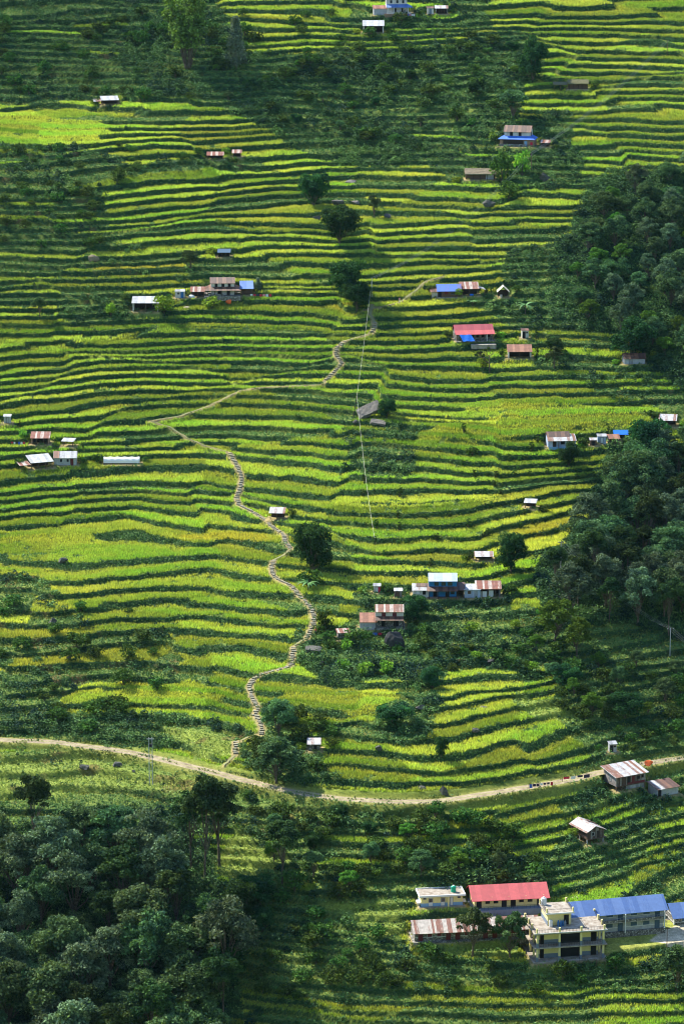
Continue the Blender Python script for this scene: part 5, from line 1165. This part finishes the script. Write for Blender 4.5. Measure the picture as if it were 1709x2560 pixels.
MB().prism([(b.hw-1.25,.5,2.97),(b.hw+.3,.5,2.97),(b.hw+.3,3.0,3.3),(b.hw-1.25,3.0,3.3)], (0,0,.06)).build('side_roof', 'white_rust', b.root)
for x, m in ((-b.hw+.1,'pale_blue_tin'),(-1.0,'brown_wood'),(1.6,'brown_wood'),(b.hw-.1,'sky_blue')): b.post(x, -1.4, -.4, 2.15, .1, m)
b.door(-2.0, .9, 1.9, m='dark_wood'); b.window(.4, .9, 1.0, 1.0, pane='dark_opening', frame='brown_wood'); b.box('low_wall', 'sky_blue', -b.hw+.2, b.hw-.2, -1.45, -1.35, -.5, .45)
privy('privy_a', 'outhouse', 'little brown outhouse with a white roof right of the tin cottage', 'brown_wood', 'white_rust', 1.6, 'dark_opening', False)
privy('privy_b', 'outhouse', 'grey-white tin outhouse between the brown outhouse and the blue tarpaulin', 'pale_blue_tin', 'grey_tin', 2.0, 'white_trim', False)
open_shed('rust_store_b', 'rusty_store', 'low store with an orange rusty roof in front of the blue tarpaulin shelter', 'orange_rust', 'mud', 1.7, .6, posts=2)
b = Bd('tarp_shelter', 'tarpaulin_shelter', 'low shelter covered by a bright blue tarpaulin left of the big round tree', 'shelter'); b.roof('tarp_blue', 1.2, .8, ov=.3, ovs=.2, ridge=.6); b.box('stacked_wood', 'dark_wood', -b.hw+.2, b.hw-.2, .4, b.D-.3, -.3, 1.15)
open_shed('edge_shed', 'field_shed', 'dark open shed with a pale striped roof near the right edge above the round tree', 'white_rust', 'dark_wood', 1.8, .9, posts=3, side=False)
open_shed('pale_shelter', 'field_shelter', 'tiny shelter with a white roof alone above the orange field', 'white_tin', 'dark_wood', 1.5, .4, posts=2, side=False)
open_shed('patched_shelter', 'patched_shelter', 'low shelter with a patched pinkish-white tin roof hidden in bushes', 'white_rust', 'stone', 1.2, .5, posts=2, side=False)
b = open_shed('stair_hut', 'field_hut', 'open hut with a white and rust edged roof beside the stone stairs', 'white_rust', 'dark_wood', 1.9, .7, posts=3, side=False)
# ---------------------------------------------------------------- road, stairs, paths
def resample(P, st):
    d = np.r_[0, np.cumsum(np.hypot(*(P[1:, :2]-P[:-1, :2]).T))]; t = np.arange(0, d[-1], st)
    return np.stack([np.interp(t, d, P[:, i]) for i in range(3)], 1)
def frames(P):
    T = np.gradient(P[:, :2], axis=0); T /= np.linalg.norm(T, axis=1)[:, None]+1e-9
    return T, np.stack([-T[:, 1], T[:, 0]], 1)
def m_road(t, b):
    uv = N(t, 'ShaderNodeUVMap'); sx = N(t, 'ShaderNodeSeparateXYZ'); t.links.new(uv.outputs[0], sx.inputs[0]); co = objco(t)
    n = noise(t, .55, co, 5, .7); n2 = noise(t, 2.2, co, 4, .7)
    a = N(t, 'ShaderNodeMath', operation='SUBTRACT'); a.inputs[1].default_value = .5; t.links.new(sx.outputs[0], a.inputs[0])
    ab = N(t, 'ShaderNodeMath', operation='ABSOLUTE'); t.links.new(a.outputs[0], ab.inputs[0])
    wob = N(t, 'ShaderNodeMath', operation='MULTIPLY_ADD'); wob.inputs[1].default_value = .22; t.links.new(n2, wob.inputs[0]); t.links.new(ab.outputs[0], wob.inputs[2])
    tr = ramp(t, wob.outputs[0], [(.13, (0,0,0)), (.20, (1,1,1)), (.46, (1,1,1)), (.56, (0,0,0))])
    dirt = ramp(t, n, [(.35, (.17,.13,.08)), (.65, (.36,.29,.19))]); gr = ramp(t, n2, [(.4, (.16,.17,.05)), (.6, (.33,.30,.14))])
    t.links.new(mixc(t, tr.outputs[0], gr.outputs[0], dirt.outputs[0]), b.inputs['Base Color'])
mat('road', rough=.95, nodes=m_road)
P = resample(ROAD, 1.4); T_, Nn = frames(P); m = 7; off = np.linspace(-1.75, 1.75, m)
wob_ = .35*vn(np.arange(len(P))/4.0, np.zeros(len(P)), 2)
V = (np.stack([np.repeat(P[:, None, i], m, 1) for i in range(3)], 2)); V[..., 0] += Nn[:, None, 0]*(off+wob_[:, None]); V[..., 1] += Nn[:, None, 1]*(off+wob_[:, None]); V[..., 2] += .06-.03*np.abs(off/2)[None, :]
n = len(P); idx = (np.arange(n-1)[:, None]*m+np.arange(m-1)[None, :]).ravel(); F = np.stack([idx, idx+1, idx+m+1, idx+m], 1)[:, ::-1]
me = npmesh('road', V.reshape(-1, 3), F, MAT['road']); uvl = me.uv_layers.new(name='UVMap'); vi = F.ravel(); uvs = np.stack([(vi % m)/(m-1), (vi//m)*.1], 1).astype(np.float32); uvl.data.foreach_set('uv', uvs.ravel())
tag(link('road', me), 'pale dirt road with two wheel tracks', None, None, 'structure')
dirty('step_stone', (.30,.27,.20), .9, 1.5, B=(.11,.11,.07))
def steps(P, w_, name, label):
    P = resample(P, 1.0); T_, Nn = frames(P); b = MB(); r = np.random.default_rng(4)
    for i in range(len(P)-1):
        if r.random() < .05: continue
        an = r.normal(0, .13); d = T_[i]; d = np.array([d[0]*math.cos(an)-d[1]*math.sin(an), d[0]*math.sin(an)+d[1]*math.cos(an)]); nn = Nn[i]; nn = np.array([-d[1], d[0]]); ww = w_/2*(.72+.5*r.random()); z = max(P[i][2], P[i+1][2])+.02 if True else 0; c = (P[i]+P[i+1])/2+np.array([*(nn*r.normal(0, .12)+d*r.normal(0, .10)), 0]); z += r.normal(0, .03)
        q = [(c[0]+nn[0]*ww*s-d[0]*a, c[1]+nn[1]*ww*s-d[1]*a, z-.36) for s, a in ((1,.34),(-1,.34),(-1,-.34),(1,-.34))]
        b.prism(q, (0, 0, .36))
    o = b.build(name, 'step_stone'); tag(o, label, 'stairs'); return o
for P, l in zip(STAIRS, ['stone stairs running down from the overgrown path past the open hut','long curving flight of stone stairs right of the rusty-roofed house terraces','winding lower flight of stone stairs ending above the dirt road','short straight flight of stone stairs just above the road','narrow stone stairs where the path turns downhill, above the open hut','zigzag stone stairs above the level footpath','few stone steps under the pair of round dark trees']):
    steps(P, 1.0, 'stone_stairs', l)
dirty('path', (.20,.20,.10), .7, .8, B=(.20,.22,.08))
for P in PATHS:
    P = resample(P, .8); T_, Nn = frames(P); m = 3; off = np.array([-.28, 0, .28]); wv = .6+.4*vn(np.arange(len(P))/5., np.ones(len(P)), 3)
    V = np.stack([np.repeat(P[:, None, i], m, 1) for i in range(3)], 2); V[..., 0] += Nn[:, None, 0]*off*wv[:, None]*1.3; V[..., 1] += Nn[:, None, 1]*off*wv[:, None]*1.3
    V[..., 2] = np.maximum(V[..., 2], ZF(V[..., 0].ravel(), V[..., 1].ravel()).reshape(V.shape[:2]))+.05
    n = len(P); idx = (np.arange(n-1)[:, None]*m+np.arange(m-1)[None, :]).ravel(); F = np.stack([idx, idx+1, idx+m+1, idx+m], 1)[:, ::-1]
    tag(link('footpath', npmesh('footpath', V.reshape(-1, 3), F, MAT['path'])), 'narrow trodden footpath', None, None, 'structure')

# ---------------------------------------------------------------- rocks
import bmesh
def rock(px, py, wpx, hpx, label, m='grey_stone', flat=.8, seed=1, tilt=0, cuts=13, name='boulder'):
    x, y, z = at(px, py); s = project(x, y, z)[2]; W_, H_ = wpx/s, hpx/s
    b = bmesh.new(); bmesh.ops.create_icosphere(b, subdivisions=4, radius=1.0); r = np.random.default_rng(seed)
    P = np.array([v.co for v in b.verts])
    for _ in range(cuts):
        n = r.normal(0, 1, 3); n /= np.linalg.norm(n); d = .42+.36*r.random(); k = P@n; P = P-np.maximum(k-d, 0)[:, None]*n
    P = P*(1+.05*fbm(P[:, 0]*3+seed, P[:, 1]*3+P[:, 2]*2.3, 3)[:, None])
    P *= (1+.16*fbm(P[:, 0]*1.3+seed*3, P[:, 1]*1.3+P[:, 2], 4)[:, None]); P[:, 0] *= W_/2*1.05; P[:, 1] *= W_/2*flat; P[:, 2] *= H_/2*1.15
    if tilt: c, q = math.cos(tilt), math.sin(tilt); X_ = P[:, 0]*c-P[:, 2]*q; Z_ = P[:, 0]*q+P[:, 2]*c; P[:, 0], P[:, 2] = X_, Z_
    for v, p in zip(b.verts, P): v.co = p
    me = bpy.data.meshes.new(name); b.to_mesh(me); b.free(); me.materials.append(MAT[m]); o = link(name, me); o.location = (x, y, z+H_*.25); tag(o, label, 'rock'); return o
rock(990,1617,52,58,'big black boulder standing below the two-storey rusty-roofed house','dark_rock',.8,3,0,9)
rock(779,1632,62,22,'wide flat grey boulder just right of the stairs below the stone hut','grey_stone',.9,5)
rock(800,1660,26,14,'grey rock under bushes below the wide flat boulder','grey_stone',.8,6)
rock(886,1060,16,16,'small round grey rock at the foot of the dark leaning pole','grey_stone',.8,7)
rock(843,516,34,28,'dark square boulder right of the topmost round tree','grey_stone',.8,8); rock(888,510,22,11,'flat pale rock right of the dark square boulder','pale_rock',.8,9)
rock(793,552,22,18,'brown lump of rock between the two upper round trees','grey_stone',.8,10); rock(875,458,40,14,'long low rock ledge above the topmost round tree','pale_rock',.8,11)
rock(1222,520,36,24,'large grey boulder on the slope right of centre near the top wires','grey_stone',.8,12); rock(1360,448,30,26,'grey boulder below the power line on the right','grey_stone',.8,13)
rock(970,545,22,16,'pointed grey rock beside the thin young tree','grey_stone',.8,14)
rock(1110,1984,26,26,'upright dark boulder just above the road','grey_stone',.7,15); rock(1055,1972,34,15,'low grey rocks above the road left of the upright boulder','grey_stone',.8,16)
rock(948,1876,24,16,'grey rock in grass above the middle of the road','grey_stone',.8,17); rock(214,1922,28,18,'grey rock on the grass below the left part of the road','grey_stone',.8,18)
rock(291,1916,30,18,'dark grey rock right of another on the grass below the road','grey_stone',.8,19); rock(156,1408,32,18,'dark rock at the edge of the bright left terraces','grey_stone',.8,20)
rock(132,1560,24,20,'dark rock in the scrub at the lower left','grey_stone',.8,21); rock(173,1652,13,18,'small upright pale rock on the left scrub slope','pale_rock',.8,22)
rock(1052,1775,30,18,'jagged rock in the middle of the lower bright terraces','pale_rock',.8,23); rock(1206,1772,22,14,'small rock on the curved lower terraces','pale_rock',.8,24)
rock(1190,1830,24,14,'rock at the end of the bare strip in the lower terraces','grey_stone',.8,25); rock(335,560-30+1400,10,8,'small stone near the road at the left','pale_rock',.8,26)
rock(1228,1660,34,20,'dark flat rock on the overgrown slope right of the black boulder','dark_rock',.8,27); rock(1010,1535-40,10,6,'small pale stone at the foot of the blue house terrace','pale_rock',.8,28)
# the tilted slabs
def slab_rock(px, py, Lx, Wy, t, rx, ry, rz, label, lift):
    x, y, z = at(px, py); b = bmesh.new(); bmesh.ops.create_cube(b, size=1); bmesh.ops.subdivide_edges(b, edges=b.edges[:], cuts=14, use_grid_fill=True)
    for v in b.verts:
        c = v.co; lay = math.floor((c.z+.5)*4)/4; w_ = 1-.10*((lay*7.3) % 1); n = float(vn(np.array([c.x*9]), np.array([c.y*5+lay*9]), 3)[0])
        v.co = Vector((c.x*Lx*w_+.12*n, c.y*Wy*w_+.15*n, c.z*t+.08*n))
    me = bpy.data.meshes.new('rock_slab'); b.to_mesh(me); b.free(); me.materials.append(MAT['pale_rock']); o = link('rock_slab', me); o.location = (x, y, z+lift); o.rotation_euler = (R(rx), R(ry), R(rz)); tag(o, label, 'rock')
slab_rock(922,1040,7.2,3.6,1.1,38,-22,12,'large tilted slab of layered grey rock under a dark tree',1.9)
slab_rock(945,1060,4.6,2.2,.7,22,8,-8,'smaller pale rock slab below the large tilted one',.5)

# ---------------------------------------------------------------- poles and wires
mat('wire_pale', (.62,.60,.50), .5); mat('wire_grey', (.30,.33,.33), .5); mat('pole_grey', (.38,.39,.38), .7)
def pole(px, py, hpx, label, m='brown_wood', r=.13, lean=0, arm=True, cat='utility pole'):
    x, y, z = at(px, py); s = project(x, y, z)[2]; h = hpx/s/.96; t = thing('utility_pole', (x, y, z), label, cat)
    MB().tube([(0,0,-.5,r),(lean*h,0,h,r*.7)], r, 8).build('shaft', m, t)
    if arm:
        a = MB(); a.box(lean*h-.8, lean*h+.8, -.06, .06, h-.45, h-.32); a.build('crossarm', 'iron', t)
        for q in (-.7, 0, .7): MB().lathe([(.05,h-.32),(.08,h-.2),(.04,h-.08)], lean*h+q, 0, 6).build('insulator', 'white_paint', t)
    return np.array([x+lean*h, y, z+h-.1])
def wire(a, b, sag, r, m, label, dx=0):
    a = np.array(a)+[dx, 0, 0]; b = np.array(b)+[dx, 0, 0]; pts = [tuple(a*(1-t)+b*t-np.array([0, 0, sag*4*t*(1-t)])) for t in np.linspace(0, 1, 28)]
    o = MB().tube(pts, r, 5).build('power_line', m); tag(o, label, 'wire'); return o
p1 = pole(929,742,46,'thin pole at the upper end of the pale cable beside the round trees', 'pole_grey', .10, arm=False)
p2 = pole(882,1048,58,'dark leaning pole beside the tilted rock slab', 'dark_wood', .12, .16, False)
p3 = pole(936,1412,66,'thin pole at the lower end of the pale cable above the blue house', 'dark_wood', .09, arm=False)
wire(p1, p2, 1.0, .026, 'wire_pale', 'pale cable hanging down the middle of the slope, upper span'); wire(p2, p3, 3.2, .026, 'wire_pale', 'pale cable hanging down the middle of the slope, lower span')
q1 = pole(1666,140,38,'power pole on the upper right terraces', 'brown_wood', .12, arm=False); q2 = pole(1327,428,44,'power pole below the terrace of the blue-skirted farmhouse', 'brown_wood', .13, arm=False)
for dx in (-.5, .5):
    l_ = 'left' if dx < 0 else 'right'
    wire(q1, q2, 2.5, .028, 'wire_grey', 'the %s one of two thin wires across the upper right terraces' % l_, dx); wire(q2, p1, 5, .028, 'wire_grey', 'the %s one of two thin wires from the farmhouse pole down to the cable pole' % l_, dx)
r1 = pole(1400,1450,96,'pole half hidden among the trees left of the grey power pole', 'pole_grey', .12); r2 = pole(1673,1640,70,'slim grey power pole on the right scrub slope', 'pole_grey', .12); r3 = pole(1830,1760,80,'grey power pole beyond the right edge', 'pole_grey', .12)
for i, dx in enumerate((-.7, 0, .7)):
    wire(r1, r2, 2.5, .013, 'wire_grey', '%s of three thin wires running into the right wood' % ('left','middle','right')[i], dx); wire(r2, r3, 1.0, .013, 'wire_grey', '%s of three thin wires leaving by the right edge' % ('left','middle','right')[i], dx)
x, y, z = at(378,1962); s = project(x, y, z)[2]; h = 118/s/.95; t = thing('double_power_pole', (x, y, z), 'two linked grey steel poles standing below the road at the left', 'utility pole')
for q in (-.38, .38): MB().tube([(q,0,-.5,.11),(q,0,h,.08)], .1, 8).build('shaft', 'pole_grey', t)
a = MB()
for zz in np.linspace(.12, .97, 6): a.box(-.3, .3, -.03, .03, h*zz, h*zz+.08)
a.box(-.9, .9, -.06, .06, h-.5, h-.38); a.build('crossarm', 'pole_grey', t)
MB().box(-.3, .3, -.25, .2, h*.80, h*.80+.7).build('switch_box', 'iron', t)
s1 = pole(1665,2386,70,'thin brown power pole in the school yard', 'brown_wood', .11)
wire(s1, on(dict_ := type('o', (), dict(q=SITES['blue_school']))(), 11.5, -1.2, 5.0), .3, .03, 'iron', 'dark stay wire from the school yard pole to the blue-roofed building')
# fence before the yard
A0 = at(1446, 2408); A1 = at(1640, 2418); t = thing('wire_fence', A0, 'wire fence with thin posts along the front of the school yard', 'fence')
for i in range(10):
    k = i/9; xx, yy = (A1[0]-A0[0])*k, (A1[1]-A0[1])*k; zz = ZF(np.array([A0[0]+xx]), np.array([A0[1]+yy]))[0]-A0[2]
    MB().box(xx-.05, xx+.05, yy-.05, yy+.05, zz-.3, zz+1.5).build('fence_post', 'brown_wood', t)
    if i:
        MB().tube([(xo, yo, zo+1.2), (xx, yy, zz+1.2)], .02, 4).build('wire', 'iron', t); MB().tube([(xo, yo, zo+.6), (xx, yy, zz+.6)], .02, 4).build('wire', 'iron', t)
    xo, yo, zo = xx, yy, zz

# ---------------------------------------------------------------- washing, people, small things
def washing(px, py, L, cols, label, where, yaw=0, h=1.7, up=0):
    x, y, z = at(px, py); z += up; t = thing('clothes_line', (x, y, z), label, 'clothes line', yaw)
    for q in (-L/2, L/2): MB().box(q-.05, q+.05, -.05, .05, -.4, h).build('post', 'brown_wood', t)
    MB().tube([(-L/2,0,h-.05),(0,0,h-.15),(L/2,0,h-.05)], .02, 4).build('rope', 'iron', t)
    n = len(cols); r = np.random.default_rng(int(px)); c, q = math.cos(yaw), math.sin(yaw)
    for i, cl in enumerate(cols):
        u = -L/2+L*(i+.6)/(n+.2); w_ = L/n*.36*(.8+.4*r.random()); hh = .4+.5*r.random(); g = MB(); m = 5
        for a in range(m):
            for b_ in range(3):
                P = lambda i_, j_: (-w_+2*w_*i_/m, .06*math.sin(i_*1.9+j_), -hh*j_/3); g.quad(P(a,b_), P(a,b_+1), P(a+1,b_+1), P(a+1,b_))
        o = g.build('hanging_garment', cl+'_cloth'); o.location = (x+u*c, y+u*q, z+h-.1); o.rotation_euler = (0, 0, yaw); md = o.modifiers.new('t', 'SOLIDIFY'); md.thickness = .03
        tag(o, '%s garment hanging on the line %s' % (cl, where), 'laundry', 'laundry '+where)
washing(652, 748, 7.0, ['white','red','dark','red','pink','white','red'], 'clothes line right of the left farmhouse', 'right of the left farmhouse')
washing(1020, 46, 5.0, ['white','red','red','blue','pink','white','white'], 'clothes line before the topmost farmhouse', 'before the topmost farmhouse')
washing(46, 1118, 4.2, ['red','white','dark','blue','white','red'], 'clothes line beside the tin store at the left edge', 'beside the tin store')
washing(936, 1592, 4.5, ['pink','blue','red'], 'clothes line in front of the annex left of the black boulder', 'left of the black boulder', 0, 1.2)
washing(1352, 1970, 6.5, ['blue','dark','dark','white','dark','dark','red'], 'clothes line along the road, its left end near the middle', 'along the road, left', .35, 1.3)
washing(1440, 1952, 7.5, ['red','white','dark','dark'], 'clothes line along the road near the plank house', 'along the road by the plank house', .35, 1.4)
def heap(px, py, wpx, hpx, m, label, cat, name='cloth_heap', up=0):
    o = rock(px, py, wpx, hpx, label, m, .6, int(px), 0, 3, name); o['category'] = cat; o.location.z += up
heap(574, 757, 19, 11, 'orange_cloth', 'heap of orange cloth drying in front of the left farmhouse', 'cloth'); heap(1620, 1926, 22, 14, 'orange_cloth', 'orange cloth draped over a bush behind the plank house', 'cloth', 'cloth_heap', 1.5)
heap(480, 744, 16, 9, 'white_cloth', 'pale cloth bundle beside the striped shelter left of the farmhouse', 'cloth')
heap(233, 652, 30, 18, 'thatch', 'brown haystack on the dry terraces at the left', 'haystack', 'haystack'); heap(1590-60, 1290+40, 10, 8, 'thatch', 'little straw heap by the right field edge', 'haystack', 'haystack')
heap(470, 770, 24, 5, 'dirt', 'low spoil heap on the path below the little white hut', 'earth heap', 'earth_heap')
def banana(px, py, hpx, label):
    x, y, z = at(px, py); s = project(x, y, z)[2]; h = hpx/s; t = thing('banana_plant', (x, y, z), label, 'banana plant'); r = np.random.default_rng(int(px)); b = MB()
    for i in range(11):
        a = i*2.4; L = h*(.55+.25*r.random()); up = .5+.5*r.random(); pts = []
        for k in range(8):
            q = k/7; pts.append((math.cos(a)*L*q, math.sin(a)*L*q, h*.5+L*(up*q-1.0*q*q*.9)))
        nx_, ny_ = -math.sin(a), math.cos(a)
        for k in range(7):
            w0, w1 = .32*math.sin(math.pi*min(1, k/7+.08)), .32*math.sin(math.pi*min(1, (k+1)/7+.02)); p, q = pts[k], pts[k+1]
            b.quad((p[0]-nx_*w0, p[1]-ny_*w0, p[2]-.05), (q[0]-nx_*w1, q[1]-ny_*w1, q[2]-.05), (q[0], q[1], q[2]), (p[0], p[1], p[2])); b.quad((p[0], p[1], p[2]), (q[0], q[1], q[2]), (q[0]+nx_*w1, q[1]+ny_*w1, q[2]-.05), (p[0]+nx_*w0, p[1]+ny_*w0, p[2]-.05))
    b.build('fronds', 'banana', t); MB().tube([(0,0,-.3,.18),(0,0,h*.55,.1)], .15, 7).build('stem', 'bark', t)
mat('banana', (.09,.20,.05), .5)
banana(1312, 790, 50, 'banana plant with broad arching leaves right of the cloth-roofed hut'); banana(1700, 1205, 40, 'banana plant at the right edge beside the big wood'); banana(1180,765,22,'small banana plant below the open rusty annex'); banana(770,1480,44,'spiky broad-leaved plant under the spreading tree by the stairs')
dirty('skin', (.30,.17,.11), .1)
def person(px, py, top, legs_, label, yaw=0, walk=.2):
    x, y, z = at(px, py); k = 1.0; bm_ = bmesh.new()
    J = {'pel': (0,0,.95,.15,.11), 'wst': (0,0,1.12,.13,.095), 'chest': (0,0,1.32,.17,.11), 'neck': (0,0,1.47,.055,.055), 'head': (0,.01,1.60,.085,.10), 'crown': (0,0,1.70,.07,.08)}
    for sgn, n in ((-1,'L'),(1,'R')):
        w = walk*sgn
        J.update({'hip'+n: (.09*sgn,0,.90,.095,.095), 'knee'+n: (.10*sgn,w*.5,.49,.06,.06), 'ank'+n: (.10*sgn,w,.09,.04,.04), 'toe'+n: (.10*sgn,w-.17,.03,.035,.03),
                  'sh'+n: (.19*sgn,0,1.39,.055,.055), 'elb'+n: (.25*sgn,-w*.4,1.12,.04,.04), 'wr'+n: (.26*sgn,-w*.9-.03,.88,.027,.027), 'palm'+n: (.26*sgn,-w-.04,.82,.03,.022)})
        for f_ in range(4): J['f%d%s' % (f_, n)] = (.26*sgn, -w-.015-.018*f_, .72+.008*abs(f_-1), .009, .009)
        J['th'+n] = (.235*sgn, -w-.08, .79, .010, .010)
    E = [('pel','wst'),('wst','chest'),('chest','neck'),('neck','head'),('head','crown')]
    for n in 'LR': E += [('pel','hip'+n),('hip'+n,'knee'+n),('knee'+n,'ank'+n),('ank'+n,'toe'+n),('chest','sh'+n),('sh'+n,'elb'+n),('elb'+n,'wr'+n),('wr'+n,'palm'+n),('palm'+n,'th'+n)]+[('palm'+n,'f%d%s' % (f_, n)) for f_ in range(4)]
    me = bpy.data.meshes.new('person'); ks = list(J); me.from_pydata([J[a][:3] for a in ks], [(ks.index(a), ks.index(b_)) for a, b_ in E], []); me.materials.append(MAT['skin'])
    o = link('person', me); o.location = (x, y, z); o.rotation_euler = (0, 0, yaw); tag(o, label, 'person')
    md = o.modifiers.new('skin', 'SKIN'); sv = me.skin_vertices[0].data
    for i, a in enumerate(ks): sv[i].radius = J[a][3:5]; sv[i].use_root = (a == 'pel')
    sb = o.modifiers.new('s', 'SUBSURF'); sb.levels = sb.render_levels = 1
    b = MB(); b.lathe([(.17,.85),(.155,1.1),(.20,1.3),(.19,1.42),(.07,1.47)], n=12); b.build('shirt', top, o)
    b = MB(); b.lathe([(.19,.25),(.17,.6),(.17,.98)], n=12); b.build('skirt', legs_, o)
    MB().lathe([(.105,1.60),(.11,1.68),(.07,1.745),(.02,1.76)], 0, .02, 10).build('hair', 'dark_cloth', o)
person(998, 757, 'pink_cloth', 'white_cloth', 'person in a pink top walking on the footpath left of the blue-roofed cottage', .3)
person(789, 1586, 'red_cloth', 'dark_cloth', 'person in red standing beside the stone stairs near the stone hut', 2.0, .08)

# ---------------------------------------------------------------- unseen clouds added high above, outlined to shade chosen parts of the slope
def m_shade_cloud(t, b):
    out = t.nodes['Material Output']; t.nodes.remove(b); a = N(t, 'ShaderNodeAttribute', attribute_name='dens'); co = objco(t); n = noise(t, .022, co, 4, .6)
    r = ramp(t, n, [(.34, (.35,.35,.35)), (.58, (1,1,1))]); m = N(t, 'ShaderNodeMath', operation='MULTIPLY'); t.links.new(a.outputs['Fac'], m.inputs[0]); t.links.new(r.outputs[0], m.inputs[1])
    d = N(t, 'ShaderNodeBsdfDiffuse'); d.inputs[0].default_value = (.8,.8,.8,1); tr = N(t, 'ShaderNodeBsdfTransparent'); mx = N(t, 'ShaderNodeMixShader')
    t.links.new(m.outputs[0], mx.inputs[0]); t.links.new(tr.outputs[0], mx.inputs[1]); t.links.new(d.outputs[0], mx.inputs[2]); t.links.new(mx.outputs[0], out.inputs[0])
mat('shade_cloud', nodes=m_shade_cloud)
def shade_cloud(pts, dens, label, feather=16.):
    P = np.array([atb(a*1.09, b_*1.09) for a, b_ in pts]); Lh = 820.; zc = 110+Lh*sd[2]
    k = (zc-P[:, 2])/sd[2]; Q = P+sd*k[:, None]; lo, hi = Q.min(0)-30, Q.max(0)+30
    X_, Y_ = np.meshgrid(np.arange(lo[0], hi[0], 5), np.arange(lo[1], hi[1], 5), indexing='ij')
    d = np.full(X_.shape, 1e9)
    for i in range(len(Q)):
        a, b_ = Q[i, :2], Q[(i+1) % len(Q), :2]; v = b_-a; t = np.clip(((X_-a[0])*v[0]+(Y_-a[1])*v[1])/(v@v), 0, 1); d = np.minimum(d, np.hypot(X_-a[0]-t*v[0], Y_-a[1]-t*v[1]))
    ins = inpoly(Q, X_, Y_); sdv = np.where(ins, d, -d)+9*fbm(X_/22, Y_/22, 2)
    D_ = sstep(-feather*.5, feather*.7, sdv); h = D_*(14+8*fbm(X_/30, Y_/30, 5))
    n0, n1 = X_.shape; V = np.concatenate([np.stack([X_, Y_, zc+h], -1).reshape(-1, 3), np.stack([X_, Y_, zc-h*.35-.01], -1).reshape(-1, 3)])
    idx = (np.arange(n0-1)[:, None]*n1+np.arange(n1-1)[None, :]).ravel(); keep = (D_[:-1, :-1]+D_[1:, 1:]+D_[1:, :-1]+D_[:-1, 1:]).ravel() > 0; idx = idx[keep]; F = np.stack([idx, idx+n1, idx+n1+1, idx+1], 1); F = np.concatenate([F, F[:, ::-1]+n0*n1])
    me = npmesh('shade_cloud', V, F, MAT['shade_cloud'], None, True); at_ = me.attributes.new('dens', 'FLOAT', 'POINT'); q = 1-math.sqrt(1-dens); at_.data.foreach_set('value', np.tile((D_*q).ravel(), 2).astype(np.float32))
    tag(link('shade_cloud', me), label, None, None, 'stuff')
shade_cloud([(-150,-140),(560,-140),(560,100),(830,140),(780,270),(430,222),(200,215),(-150,228)], .48, 'cloud added out of view to shade the upper left of the slope')
shade_cloud([(-150,345),(210,335),(215,560),(120,690),(-150,700)], .3, 'cloud added out of view to shade the left edge of the slope')
shade_cloud([(-150,1890),(330,1850),(520,1960),(600,2120),(720,2190),(1100,2230),(1250,2225),(1400,2210),(1750,2200),(1750,2560),(-150,2560)], .28, 'cloud added out of view to shade the foot of the slope')
shade_cloud([(1330,400),(1750,360),(1750,960),(1480,900),(1400,770),(1260,690)], .45, 'cloud added out of view to shade the upper right wood')
shade_cloud([(1380,1060),(1750,1040),(1750,1730),(1430,1700),(1230,1480),(1300,1280)], .5, 'cloud added out of view to shade the lower right wood')

# ---------------------------------------------------------------- thin valley air
def m_haze(t, b):
    out = t.nodes['Material Output']; t.nodes.remove(b); v = N(t, 'ShaderNodeVolumePrincipled'); v.inputs['Color'].default_value = (.45,.80,1,1); v.inputs['Density'].default_value = HAZE; v.inputs['Anisotropy'].default_value = .2; t.links.new(v.outputs[0], out.inputs['Volume'])
HAZE = .000007
mat('haze', nodes=m_haze)
o = MB().box(-1800, 1800, -400, 3400, -170, 296).build('haze', 'haze'); tag(o, 'thin bluish air over the valley', None, None, 'stuff')
